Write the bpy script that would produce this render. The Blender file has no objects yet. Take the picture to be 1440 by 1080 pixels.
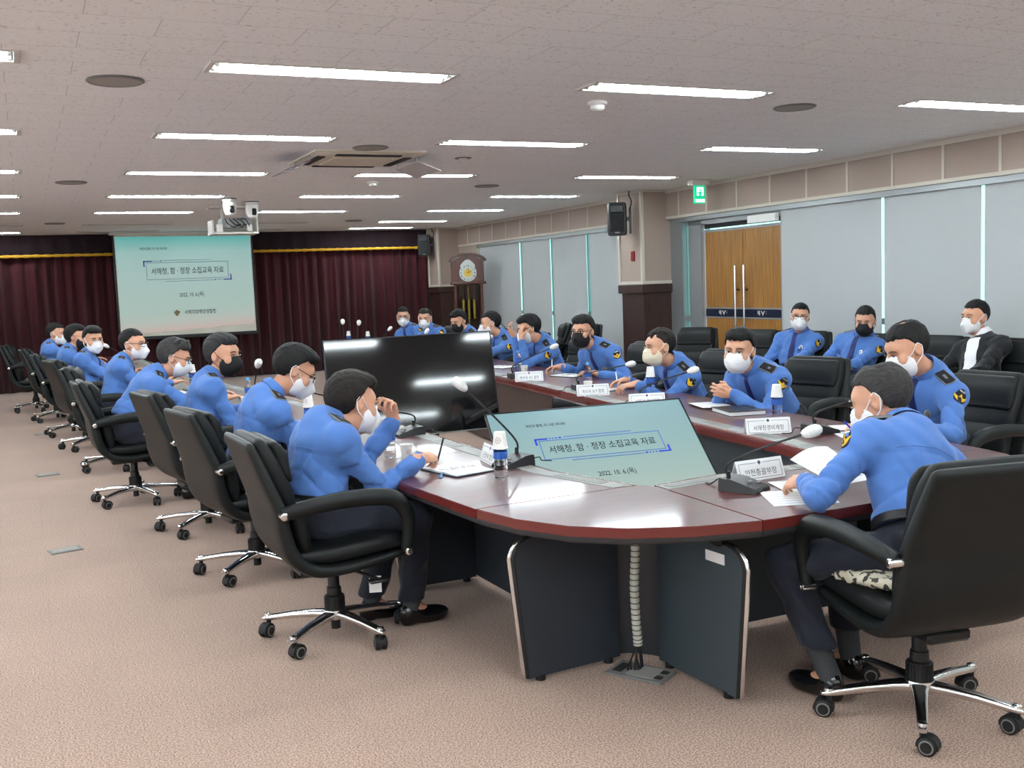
import bpy, bmesh, math, random
import numpy as np
from mathutils import Vector, Matrix
S = bpy.context.scene
COL = S.collection
PI = math.pi
rnd = random.Random(7)

# ---------------------------------------------------------------- camera, world, exposure
CEIL = 2.70
cam_d = bpy.data.cameras.new('camera')
cam = bpy.data.objects.new('camera', cam_d); COL.objects.link(cam)
YAW, PITCH, ROLL = 0.43796, -0.09818, -0.03890
_f = Vector((math.sin(YAW)*math.cos(PITCH), math.cos(YAW)*math.cos(PITCH), math.sin(PITCH)))
_r = Vector((math.cos(YAW), -math.sin(YAW), 0)); _u = _r.cross(_f)
_r2 = _r*math.cos(ROLL)+_u*math.sin(ROLL); _u2 = -_r*math.sin(ROLL)+_u*math.cos(ROLL)
M = Matrix.Identity(4)
for i in range(3):
    M[i][0] = _r2[i]; M[i][1] = _u2[i]; M[i][2] = -_f[i]
M[0][3], M[1][3], M[2][3] = 0, 0, 1.58
cam.matrix_world = M
cam_d.sensor_width = 36.0; cam_d.lens = 1450/1440*36.0
cam_d.clip_start = 0.05; cam_d.clip_end = 200
S.camera = cam
S.view_settings.view_transform = 'Standard'
S.view_settings.look = 'None'
S.view_settings.exposure = 0.0
S.view_settings.gamma = 1.0
S.view_settings.use_curve_mapping = False
W = bpy.data.worlds.new('daylight'); S.world = W; W.use_nodes = True
W.node_tree.nodes['Background'].inputs[0].default_value = (0.80, 0.88, 0.92, 1)
W.node_tree.nodes['Background'].inputs[1].default_value = 5.0
# portals that guide the sampling of the daylight through the left hand windows
for py in (-2.1, .9, 3.9, 6.9, 9.9):
    pl = bpy.data.lights.new('window_portal', 'AREA'); pl.shape = 'RECTANGLE'; pl.size = 1.6; pl.size_y = 2.7; pl.cycles.is_portal = True
    po = bpy.data.objects.new('window_portal', pl); COL.objects.link(po); po.location = (-5.7, py, 1.65); po.rotation_euler = (0, -PI/2, 0)
TUBE = 74.0     # brightness of the fluorescent tubes

# ---------------------------------------------------------------- materials
MATS = {}
def srgb(r, g, b):
    f = lambda c: (c/255/12.92) if c/255 <= .04045 else ((c/255+.055)/1.055)**2.4
    return (f(r), f(g), f(b), 1)
def mat(name, col, rough=.5, metal=0., spec=.5, emit=0., noise=0., nscale=30., bump=0., bscale=200., trans=0., ior=1.45, alpha=1., coat=0., stretch=None, sheen=0., emitcol=None):
    if name in MATS: return MATS[name]
    m = bpy.data.materials.new(name); m.use_nodes = True
    nt = m.node_tree; b = nt.nodes['Principled BSDF']
    b.inputs['Base Color'].default_value = col; b.inputs['Roughness'].default_value = rough
    b.inputs['Metallic'].default_value = metal; b.inputs['Specular IOR Level'].default_value = spec
    b.inputs['Transmission Weight'].default_value = trans; b.inputs['IOR'].default_value = ior
    b.inputs['Alpha'].default_value = alpha; b.inputs['Coat Weight'].default_value = coat
    b.inputs['Sheen Weight'].default_value = sheen
    if emit: b.inputs['Emission Color'].default_value = emitcol or col; b.inputs['Emission Strength'].default_value = emit
    if noise or bump:
        tc = nt.nodes.new('ShaderNodeTexCoord'); mp = nt.nodes.new('ShaderNodeMapping')
        nt.links.new(tc.outputs['Object'], mp.inputs[0])
        if stretch: mp.inputs['Scale'].default_value = stretch
    if noise:
        n = nt.nodes.new('ShaderNodeTexNoise'); n.inputs['Scale'].default_value = nscale; n.inputs['Detail'].default_value = 4
        mx = nt.nodes.new('ShaderNodeMix'); mx.data_type = 'RGBA'
        mx.inputs[6].default_value = tuple(c*(1-noise) for c in col[:3])+(1,)
        mx.inputs[7].default_value = tuple(min(1, c*(1+noise)) for c in col[:3])+(1,)
        nt.links.new(mp.outputs[0], n.inputs['Vector']); nt.links.new(n.outputs['Fac'], mx.inputs[0])
        nt.links.new(mx.outputs[2], b.inputs['Base Color'])
    if bump:
        n = nt.nodes.new('ShaderNodeTexNoise'); n.inputs['Scale'].default_value = bscale; n.inputs['Detail'].default_value = 3
        bp = nt.nodes.new('ShaderNodeBump'); bp.inputs['Strength'].default_value = bump; bp.inputs['Distance'].default_value = .01
        nt.links.new(mp.outputs[0], n.inputs['Vector']); nt.links.new(n.outputs['Fac'], bp.inputs['Height'])
        nt.links.new(bp.outputs[0], b.inputs['Normal'])
    MATS[name] = m
    return m

def carpet_mat():
    m = bpy.data.materials.new('carpet'); m.use_nodes = True; nt = m.node_tree; b = nt.nodes['Principled BSDF']
    tc = nt.nodes.new('ShaderNodeTexCoord')
    n1 = nt.nodes.new('ShaderNodeTexNoise'); n1.inputs['Scale'].default_value = 150; n1.inputs['Detail'].default_value = 2
    n2 = nt.nodes.new('ShaderNodeTexNoise'); n2.inputs['Scale'].default_value = 1.3; n2.inputs['Detail'].default_value = 3
    cr = nt.nodes.new('ShaderNodeValToRGB')
    e = cr.color_ramp.elements
    e[0].position = .40; e[0].color = srgb(140, 112, 99); e[1].position = .60; e[1].color = srgb(202, 172, 154)
    mx = nt.nodes.new('ShaderNodeMix'); mx.data_type = 'RGBA'; mx.blend_type = 'MULTIPLY'; mx.inputs[0].default_value = .22
    br = nt.nodes.new('ShaderNodeTexBrick'); br.offset = 0; br.inputs['Scale'].default_value = 1; br.inputs['Brick Width'].default_value = .5; br.inputs['Row Height'].default_value = .5
    br.inputs['Mortar Size'].default_value = .002; br.inputs['Color1'].default_value = (1, 1, 1, 1); br.inputs['Color2'].default_value = (.93, .93, .93, 1); br.inputs['Mortar'].default_value = (.82, .82, .82, 1)
    m2 = nt.nodes.new('ShaderNodeMix'); m2.data_type = 'RGBA'; m2.blend_type = 'MULTIPLY'; m2.inputs[0].default_value = .6
    for n in (n1, n2, br): nt.links.new(tc.outputs['Object'], n.inputs['Vector'])
    nt.links.new(n1.outputs['Fac'], cr.inputs[0]); nt.links.new(cr.outputs[0], mx.inputs[6]); nt.links.new(n2.outputs['Fac'], mx.inputs[7])
    nt.links.new(mx.outputs[2], m2.inputs[6]); nt.links.new(br.outputs['Color'], m2.inputs[7])
    nt.links.new(m2.outputs[2], b.inputs['Base Color'])
    b.inputs['Roughness'].default_value = .95; b.inputs['Specular IOR Level'].default_value = .15; b.inputs['Sheen Weight'].default_value = .2
    bp = nt.nodes.new('ShaderNodeBump'); bp.inputs['Strength'].default_value = .5; bp.inputs['Distance'].default_value = .006
    nt.links.new(n1.outputs['Fac'], bp.inputs['Height']); nt.links.new(bp.outputs[0], b.inputs['Normal'])
    return m
def ceiling_mat():
    m = bpy.data.materials.new('ceiling_tile'); m.use_nodes = True; nt = m.node_tree; b = nt.nodes['Principled BSDF']
    tc = nt.nodes.new('ShaderNodeTexCoord'); mp = nt.nodes.new('ShaderNodeMapping'); mp.inputs['Scale'].default_value = (30, 70, 30)
    n1 = nt.nodes.new('ShaderNodeTexNoise'); n1.inputs['Scale'].default_value = 1.0; n1.inputs['Detail'].default_value = 2; n1.inputs['Roughness'].default_value = .6
    nt.links.new(tc.outputs['Object'], mp.inputs[0]); nt.links.new(mp.outputs[0], n1.inputs['Vector'])
    cr = nt.nodes.new('ShaderNodeValToRGB'); e = cr.color_ramp.elements
    e[0].position = .325; e[0].color = srgb(196, 191, 187); e[1].position = .375; e[1].color = srgb(247, 248, 249)
    nt.links.new(n1.outputs['Fac'], cr.inputs[0])
    br = nt.nodes.new('ShaderNodeTexBrick'); br.offset = .5; br.inputs['Scale'].default_value = 1; br.inputs['Brick Width'].default_value = .6; br.inputs['Row Height'].default_value = .3
    br.inputs['Mortar Size'].default_value = .0022; br.inputs['Mortar Smooth'].default_value = .2
    br.inputs['Color1'].default_value = (1, 1, 1, 1); br.inputs['Color2'].default_value = (.985, .985, .985, 1); br.inputs['Mortar'].default_value = (.62, .6, .58, 1)
    nt.links.new(tc.outputs['Object'], br.inputs['Vector'])
    mx = nt.nodes.new('ShaderNodeMix'); mx.data_type = 'RGBA'; mx.blend_type = 'MULTIPLY'; mx.inputs[0].default_value = .8
    nt.links.new(cr.outputs[0], mx.inputs[6]); nt.links.new(br.outputs['Color'], mx.inputs[7]); nt.links.new(mx.outputs[2], b.inputs['Base Color'])
    b.inputs['Roughness'].default_value = .9; b.inputs['Specular IOR Level'].default_value = .2
    bp = nt.nodes.new('ShaderNodeBump'); bp.inputs['Strength'].default_value = .3; bp.inputs['Distance'].default_value = .004
    nt.links.new(cr.outputs[0], bp.inputs['Height']); nt.links.new(bp.outputs[0], b.inputs['Normal'])
    return m
def wood_mat(name, c0, c1, rough, scale=(1, 12, 12), coat=0., nsc=3.):
    m = bpy.data.materials.new(name); m.use_nodes = True; nt = m.node_tree; b = nt.nodes['Principled BSDF']
    tc = nt.nodes.new('ShaderNodeTexCoord'); mp = nt.nodes.new('ShaderNodeMapping'); mp.inputs['Scale'].default_value = scale
    n1 = nt.nodes.new('ShaderNodeTexNoise'); n1.inputs['Scale'].default_value = nsc; n1.inputs['Detail'].default_value = 6; n1.inputs['Roughness'].default_value = .65
    nt.links.new(tc.outputs['Object'], mp.inputs[0]); nt.links.new(mp.outputs[0], n1.inputs['Vector'])
    cr = nt.nodes.new('ShaderNodeValToRGB'); e = cr.color_ramp.elements
    e[0].position = .35; e[0].color = c0; e[1].position = .68; e[1].color = c1
    nt.links.new(n1.outputs['Fac'], cr.inputs[0]); nt.links.new(cr.outputs[0], b.inputs['Base Color'])
    b.inputs['Roughness'].default_value = rough; b.inputs['Coat Weight'].default_value = coat; b.inputs['Coat Roughness'].default_value = .08
    MATS[name] = m
    return m
def camo_mat():
    m = bpy.data.materials.new('patterned_cushion_cloth'); m.use_nodes = True; nt = m.node_tree; b = nt.nodes['Principled BSDF']
    tc = nt.nodes.new('ShaderNodeTexCoord'); n1 = nt.nodes.new('ShaderNodeTexNoise'); n1.inputs['Scale'].default_value = 38; n1.inputs['Detail'].default_value = 1
    cr = nt.nodes.new('ShaderNodeValToRGB'); cr.color_ramp.interpolation = 'CONSTANT'; e = cr.color_ramp.elements
    e[0].position = 0; e[0].color = srgb(62, 58, 50); e[1].position = .47; e[1].color = srgb(205, 198, 178)
    nt.links.new(tc.outputs['Object'], n1.inputs['Vector']); nt.links.new(n1.outputs['Fac'], cr.inputs[0]); nt.links.new(cr.outputs[0], b.inputs['Base Color'])
    b.inputs['Roughness'].default_value = .6
    return m
def screen_mat(name, strength, top, mid, low, zfrac):
    """a lit slide: teal at its top edge, mint in the middle, faint pink near the foot (generated coordinates of the panel)"""
    m = bpy.data.materials.new(name); m.use_nodes = True; nt = m.node_tree; b = nt.nodes['Principled BSDF']
    tc = nt.nodes.new('ShaderNodeTexCoord'); sp = nt.nodes.new('ShaderNodeSeparateXYZ'); cr = nt.nodes.new('ShaderNodeValToRGB')
    e = cr.color_ramp.elements; e[0].position = 0; e[0].color = low; e[1].position = 1; e[1].color = top
    for p, c in zfrac:
        x = e.new(p); x.color = c
    nt.links.new(tc.outputs['UV'], sp.inputs[0]); nt.links.new(sp.outputs['Y'], cr.inputs[0])
    b.inputs['Base Color'].default_value = (.02, .02, .02, 1); nt.links.new(cr.outputs[0], b.inputs['Emission Color'])
    b.inputs['Emission Strength'].default_value = strength; b.inputs['Roughness'].default_value = .25
    return m

m_carpet = carpet_mat(); m_ceil = ceiling_mat()
m_table = wood_mat('mahogany_veneer', srgb(58, 22, 24), srgb(98, 42, 42), .34, (2.5, 30, 26), coat=.35)
m_edge = mat('mahogany_edge', srgb(104, 40, 36), .25, coat=.4)
m_brown = wood_mat('dark_brown_laminate', srgb(48, 32, 29), srgb(64, 43, 38), .35, (14, 14, 1.2))
m_oak = wood_mat('oak_veneer', srgb(128, 86, 34), srgb(172, 122, 58), .35, (14, 14, .7))
m_clockw = wood_mat('walnut', srgb(58, 26, 20), srgb(92, 44, 30), .3, (10, 10, 1))
m_lthr = mat('black_leather', srgb(19, 23, 23), .48, spec=.35, noise=.08, nscale=6, bump=.12, bscale=260)
m_lthr2 = mat('black_leather_inner', srgb(18, 21, 22), .5, spec=.32, bump=.1, bscale=260)
m_chrome = mat('polished_aluminium', (.78, .78, .77, 1), .18, metal=1.)
m_plast = mat('black_plastic', srgb(24, 25, 26), .4)
m_rubber = mat('caster_rubber', srgb(20, 20, 21), .6)
m_greyrim = mat('grey_plastic', srgb(118, 118, 116), .5)
m_panel = mat('charcoal_panel', srgb(42, 48, 56), .5, bump=.08, bscale=400)
m_panel2 = mat('slate_panel', srgb(56, 66, 72), .5, bump=.08, bscale=400)
m_greytop = mat('grey_cable_tray', srgb(128, 128, 124), .42)
m_white = mat('white_plastic', srgb(226, 226, 222), .45)
m_paper = mat('white_paper', srgb(232, 232, 232), .8)
m_trim = mat('ivory_trim', srgb(196, 188, 176), .6)
m_wallp = mat('beige_fabric_panel', srgb(163, 146, 136), .9, noise=.06, nscale=60, bump=.15, bscale=300)
m_wall = mat('pale_wall', srgb(205, 194, 186), .85, noise=.03, nscale=30)
m_blind = mat('grey_roller_blind', srgb(176, 180, 181), .85, noise=.02, nscale=90, bump=.05, bscale=500)
m_alu = mat('grey_aluminium_frame', srgb(150, 154, 155), .4, metal=.5)
m_dark = mat('dark_gap', srgb(38, 36, 36), .8)
m_curt = mat('maroon_velvet', srgb(64, 12, 22), .9, sheen=.12, noise=.15, nscale=14)
m_val = mat('dark_maroon_valance', srgb(34, 16, 25), .9, sheen=.08)
m_gold = mat('gold_fringe', srgb(206, 158, 40), .5, noise=.25, nscale=60)
m_tube = mat('fluorescent_tube', (.80, .95, 1, 1), .5, emit=TUBE, emitcol=(.86, .96, 1, 1))
m_tubeoff = mat('unlit_tube', srgb(190, 190, 186), .4)
m_refl = mat('lamp_reflector', srgb(48, 55, 59), .3)
m_lampend = mat('lamp_frame_white', srgb(208, 204, 198), .5)
m_spkgrey = mat('grey_speaker_mesh', srgb(158, 154, 147), .8, noise=.1, nscale=300)
m_glassteal = mat('green_tinted_glass', (.22, .43, .385, 1), .05, trans=1., ior=1.1, spec=.3)
m_shirt = mat('blue_uniform_cloth', srgb(74, 115, 181), .85, sheen=.12, noise=.04, nscale=9, bump=.1, bscale=700)
m_navy = mat('navy_trouser_cloth', srgb(26, 30, 44), .85, sheen=.1, bump=.08, bscale=600)
m_blackcloth = mat('black_suit_cloth', srgb(22, 23, 28), .85, sheen=.1)
m_whiteshirt = mat('white_shirt_cloth', srgb(226, 226, 230), .8)
def creases(m, strength, scale):
    """soft creases of worn cloth"""
    nt = m.node_tree; b = nt.nodes['Principled BSDF']
    tc = nt.nodes.new('ShaderNodeTexCoord'); n = nt.nodes.new('ShaderNodeTexNoise'); n.noise_type = 'RIDGED_MULTIFRACTAL'
    n.inputs['Scale'].default_value = scale; n.inputs['Detail'].default_value = 1.5; n.inputs['Roughness'].default_value = .45; n.inputs['Distortion'].default_value = .6
    mp = nt.nodes.new('ShaderNodeMapping'); mp.inputs['Scale'].default_value = (1, 1, .62); mp.inputs['Rotation'].default_value = (.5, .3, 0)
    bp = nt.nodes.new('ShaderNodeBump'); bp.inputs['Strength'].default_value = strength; bp.inputs['Distance'].default_value = .07
    nt.links.new(tc.outputs['Object'], mp.inputs[0]); nt.links.new(mp.outputs[0], n.inputs['Vector']); nt.links.new(n.outputs['Fac'], bp.inputs['Height'])
    old = b.inputs['Normal'].links[0].from_socket if b.inputs['Normal'].links else None
    if old: nt.links.new(old, bp.inputs['Normal'])
    nt.links.new(bp.outputs[0], b.inputs['Normal'])
creases(m_navy, .8, 6.5); creases(m_blackcloth, .7, 6)
m_tie = mat('navy_tie', srgb(24, 34, 92), .6)
m_skin = mat('skin', srgb(204, 152, 124), .5, noise=.07, nscale=20)
MATS['skin'].node_tree.nodes['Principled BSDF'].inputs['Subsurface Weight'].default_value = .08
MATS['skin'].node_tree.nodes['Principled BSDF'].inputs['Subsurface Radius'].default_value = (.02, .008, .005)
m_hair = mat('black_hair', srgb(15, 14, 14), .6, spec=.3, noise=.4, nscale=60, bump=.5, bscale=150, stretch=(1, .25, 1))
m_hairgrey = mat('greying_hair', srgb(52, 50, 50), .65, spec=.3, noise=.75, nscale=110, bump=.5, bscale=150, stretch=(1, .25, 1))
m_hairbrown = mat('dark_brown_hair', srgb(28, 21, 18), .6, spec=.3, noise=.4, nscale=60, bump=.5, bscale=150, stretch=(1, .25, 1))
m_hairmix = mat('salt_and_pepper_hair', srgb(42, 41, 42), .65, spec=.3, noise=.7, nscale=110, bump=.5, bscale=150, stretch=(1, .25, 1))
m_mask = mat('white_mask_cloth', srgb(228, 228, 230), .85)
m_maskblk = mat('black_mask_cloth', srgb(24, 24, 26), .85)
m_maskcream = mat('cream_mask_cloth', srgb(222, 210, 186), .85)
m_glasses = mat('black_spectacle_frame', srgb(22, 20, 20), .3)
m_eye = mat('dark_eye', srgb(28, 18, 16), .25)
m_eyewhite = mat('eye_white', srgb(210, 202, 196), .4)
m_patchblk = mat('patch_black', srgb(18, 20, 30), .8)
m_patchyel = mat('patch_yellow', srgb(222, 178, 40), .7)
m_silver = mat('silver_badge', (.72, .72, .70, 1), .35, metal=.9)
m_shoe = mat('black_shoe_leather', srgb(14, 14, 15), .18, coat=.4)
m_sock = mat('dark_grey_sock', srgb(58, 60, 62), .9, noise=.3, nscale=120)
m_bottle = mat('clear_bottle_plastic', (.98, .99, 1, 1), .03, trans=1., ior=1.2, spec=.8)
m_water = mat('water', (.97, .99, 1, 1), .0, trans=1., ior=1.2)
m_cap = mat('blue_cap', srgb(86, 160, 222), .4)
m_label = mat('blue_bottle_label', srgb(46, 92, 176), .5, noise=.5, nscale=40)
m_cup = mat('paper_cup', srgb(232, 230, 226), .7)
m_ink = mat('ink', srgb(34, 34, 38), .8)
m_blue = mat('slide_blue', srgb(30, 60, 190), .8)
m_tvblack = mat('black_glass_screen', srgb(12, 13, 15), .06, spec=.6)
m_tvframe = mat('black_screen_frame', srgb(18, 18, 20), .3)
# ---------------------------------------------------------------- mesh helpers
def v3(p): return np.array(p, float)
class MB:
    def __init__(s): s.v = []; s.f = []; s.m = []
    def add(s, vs, fs, mi=0):
        o = len(s.v); s.v += [tuple(float(c) for c in v) for v in vs]
        s.f += [tuple(i+o for i in f) for f in fs]; s.m += [mi]*len(fs)
        return s
    def box(s, c, d, rot=None, mi=0, bev=0):
        """a box with chamfered edges: centre, full size, optional 3x3 rotation"""
        c = v3(c); h = v3(d)/2; b = min(bev, h.min()*.95)
        if b <= 0:
            P = np.array([(x, y, z) for x in (-1, 1) for y in (-1, 1) for z in (-1, 1)])*h
            F = [(0, 1, 3, 2), (4, 6, 7, 5), (0, 4, 5, 1), (2, 3, 7, 6), (0, 2, 6, 4), (1, 5, 7, 3)]
        else:
            P = []; idx = {}
            for x in (-1, 1):
                for y in (-1, 1):
                    for z in (-1, 1):
                        for a in range(3):
                            q = v3((x, y, z))*(h-b); q[a] = (x, y, z)[a]*h[a]
                            idx[(x, y, z, a)] = len(P); P.append(q)
            P = np.array(P); F = []
            def quad(ks, n):
                ids = [idx[k] for k in ks]; q = P[ids]
                nn = np.cross(q[1]-q[0], q[2]-q[0])
                F.append(tuple(ids if nn@n > 0 else ids[::-1]))
            for a in range(3):
                o = [i for i in range(3) if i != a]
                for sg in (-1, 1):
                    ks = []
                    for (p, q) in ((-1, -1), (1, -1), (1, 1), (-1, 1)):
                        k = [0, 0, 0]; k[a] = sg; k[o[0]] = p; k[o[1]] = q; ks.append(tuple(k)+(a,))
                    n = np.zeros(3); n[a] = sg; quad(ks, n)
                for p in (-1, 1):
                    for q in (-1, 1):
                        k0 = [0, 0, 0]; k0[o[0]] = p; k0[o[1]] = q; k1 = list(k0); k0[a] = -1; k1[a] = 1
                        n = np.zeros(3); n[o[0]] = p; n[o[1]] = q
                        quad([tuple(k0)+(o[0],), tuple(k1)+(o[0],), tuple(k1)+(o[1],), tuple(k0)+(o[1],)], n)
            for x in (-1, 1):
                for y in (-1, 1):
                    for z in (-1, 1): quad([(x, y, z, a) for a in range(3)], v3((x, y, z)))
        if rot is not None: P = P@np.array(rot).T
        return s.add(P+c, F, mi)
    def rings(s, R, cap=True, mi=0, closed=False):
        n = len(R[0]); vs = [p for r in R for p in r]; fs = []
        K = len(R)
        for i in range(K if closed else K-1):
            a, b = i*n, ((i+1) % K)*n
            for j in range(n): fs.append((a+j, a+(j+1) % n, b+(j+1) % n, b+j))
        if cap and not closed: fs += [tuple(range(n))[::-1], tuple((K-1)*n+j for j in range(n))]
        return s.add(vs, fs, mi)
    def tube(s, path, r, n=10, mi=0, cap=True, closed=False, flat=None):
        P = [v3(p) for p in path]; K = len(P)
        rs = r if hasattr(r, '__len__') else [r]*K
        T = []
        for i in range(K):
            if closed: t = P[(i+1) % K]-P[i-1]
            else: t = P[min(i+1, K-1)]-P[max(i-1, 0)]
            T.append(t/(np.linalg.norm(t)+1e-12))
        ref = v3((0, 0, 1)) if abs(T[0][2]) < .9 else v3((1, 0, 0))
        N = np.cross(T[0], ref); N /= np.linalg.norm(N); R = []
        for i in range(K):
            N = N-T[i]*(N@T[i]); N /= np.linalg.norm(N)+1e-12; B = np.cross(T[i], N)
            k = (flat or (1, 1))
            R.append([P[i]+rs[i]*(k[0]*math.cos(a)*N+k[1]*math.sin(a)*B) for a in [2*PI*j/n for j in range(n)]])
        return s.rings(R, cap, mi, closed)
    def cyl(s, a, b, r, n=16, mi=0, r2=None): return s.tube([a, b], [r, r if r2 is None else r2], n, mi)
    def lathe(s, prof, n=20, c=(0, 0, 0), mi=0, cap=True):
        R = [[(c[0]+r*math.cos(2*PI*j/n), c[1]+r*math.sin(2*PI*j/n), c[2]+z) for j in range(n)] for r, z in prof]
        return s.rings(R, cap, mi)
    def prism(s, poly, z0, z1, mi=0, side=None):
        n = len(poly); A = sum(poly[i][0]*poly[(i+1) % n][1]-poly[(i+1) % n][0]*poly[i][1] for i in range(n))
        if A < 0: poly = poly[::-1]
        vs = [(x, y, z0) for x, y in poly]+[(x, y, z1) for x, y in poly]
        s.add(vs, [tuple(range(n))[::-1], tuple(range(n, 2*n))], mi)
        o = len(s.v)-2*n
        for j in range(n):
            s.f.append((o+j, o+(j+1) % n, o+n+(j+1) % n, o+n+j)); s.m.append(mi if side is None else side)
        return s
    def plate(s, poly, T, th, mi=0):
        """a flat outline (u,v) given thickness th, placed by a 4x4 matrix (u,v,normal)"""
        k = MB().prism(poly, 0, th); Tm = np.array(T)
        P = np.c_[np.array(k.v), np.ones(len(k.v))]@Tm.T
        return s.add(P[:, :3], k.f, mi)
    def xf(s, T):
        P = np.c_[np.array(s.v), np.ones(len(s.v))]@np.array(T).T; s.v = [tuple(p) for p in P[:, :3]]; return s
    def mesh(s, name, mats, ang=40):
        me = bpy.data.meshes.new(name); me.from_pydata(s.v, [], s.f)
        for m in (mats if isinstance(mats, (list, tuple)) else [mats]): me.materials.append(m)
        if len(me.materials) > 1: me.polygons.foreach_set('material_index', s.m)
        me.polygons.foreach_set('use_smooth', [True]*len(s.f))
        if ang < 180: me.set_sharp_from_angle(angle=math.radians(ang))
        me.update()
        return me
    def build(s, name, mats, parent=None, ang=40):
        return link(name, s.mesh(name, mats, ang), parent)
def link(name, me, parent=None):
    o = bpy.data.objects.new(name, me); COL.objects.link(o)
    if parent: o.parent = parent
    return o
def tag(o, label=None, cat=None, group=None, kind=None):
    if label: o['label'] = label
    if cat: o['category'] = cat
    if group: o['group'] = group
    if kind: o['kind'] = kind
    return o
def empty(name, loc=(0, 0, 0), rz=0, label=None, cat=None, group=None):
    o = bpy.data.objects.new(name, None); COL.objects.link(o); o.location = loc; o.rotation_euler = (0, 0, rz)
    o.empty_display_size = .1
    return tag(o, label, cat, group)
def copy_tree(o, parent=None):
    c = o.copy(); COL.objects.link(c); c.parent = parent
    for ch in [x for x in o.children]: copy_tree(ch, c)
    return c
def place(proto, first, loc, rz, label=None, group=None):
    """the first use moves the prototype itself, later ones copy it with its parts"""
    o = proto if first else copy_tree(proto)
    o.location = loc; o.rotation_euler = (0, 0, rz); tag(o, label, None, group)
    return o
def rotz(a): c, s = math.cos(a), math.sin(a); return np.array([[c, -s, 0], [s, c, 0], [0, 0, 1]])
def rotx(a): c, s = math.cos(a), math.sin(a); return np.array([[1, 0, 0], [0, c, -s], [0, s, c]])
def mat4(R, t):
    m = np.eye(4); m[:3, :3] = R; m[:3, 3] = t; return m
def spline(P, k=6):
    """Catmull-Rom through the points"""
    P = [v3(p) for p in P]; out = []
    for i in range(len(P)-1):
        p0, p1, p2, p3 = P[max(i-1, 0)], P[i], P[i+1], P[min(i+2, len(P)-1)]
        for j in range(k):
            t = j/k; out.append(.5*((2*p1)+(-p0+p2)*t+(2*p0-5*p1+4*p2-p3)*t*t+(-p0+3*p1-3*p2+p3)*t**3))
    out.append(P[-1]); return out
def text_mesh(txt, size, align='CENTER', bold=0.):
    """lettering as flat geometry in the XY plane, centred on the origin; returns (verts, faces)"""
    c = bpy.data.curves.new('lettering', 'FONT'); c.body = txt; c.size = size; c.align_x = align; c.align_y = 'CENTER'
    c.offset = bold; c.resolution_u = 2
    o = bpy.data.objects.new('lettering', c); COL.objects.link(o)
    dg = bpy.context.evaluated_depsgraph_get(); me = bpy.data.meshes.new_from_object(o.evaluated_get(dg))
    V = [tuple(v.co) for v in me.vertices]; F = [tuple(p.vertices) for p in me.polygons]
    bpy.data.objects.remove(o); bpy.data.curves.remove(c); bpy.data.meshes.remove(me)
    return V, F
def add_text(mb, txt, size, T, mi=0, align='CENTER', bold=0., width=None):
    V, F = text_mesh(txt, size, align, bold)
    if not V: return
    P = np.array(V)
    if width: P[:, 0] *= width/(P[:, 0].max()-P[:, 0].min())
    P = np.c_[P, np.ones(len(P))]@np.array(T).T
    mb.add(P[:, :3], F, mi)
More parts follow.
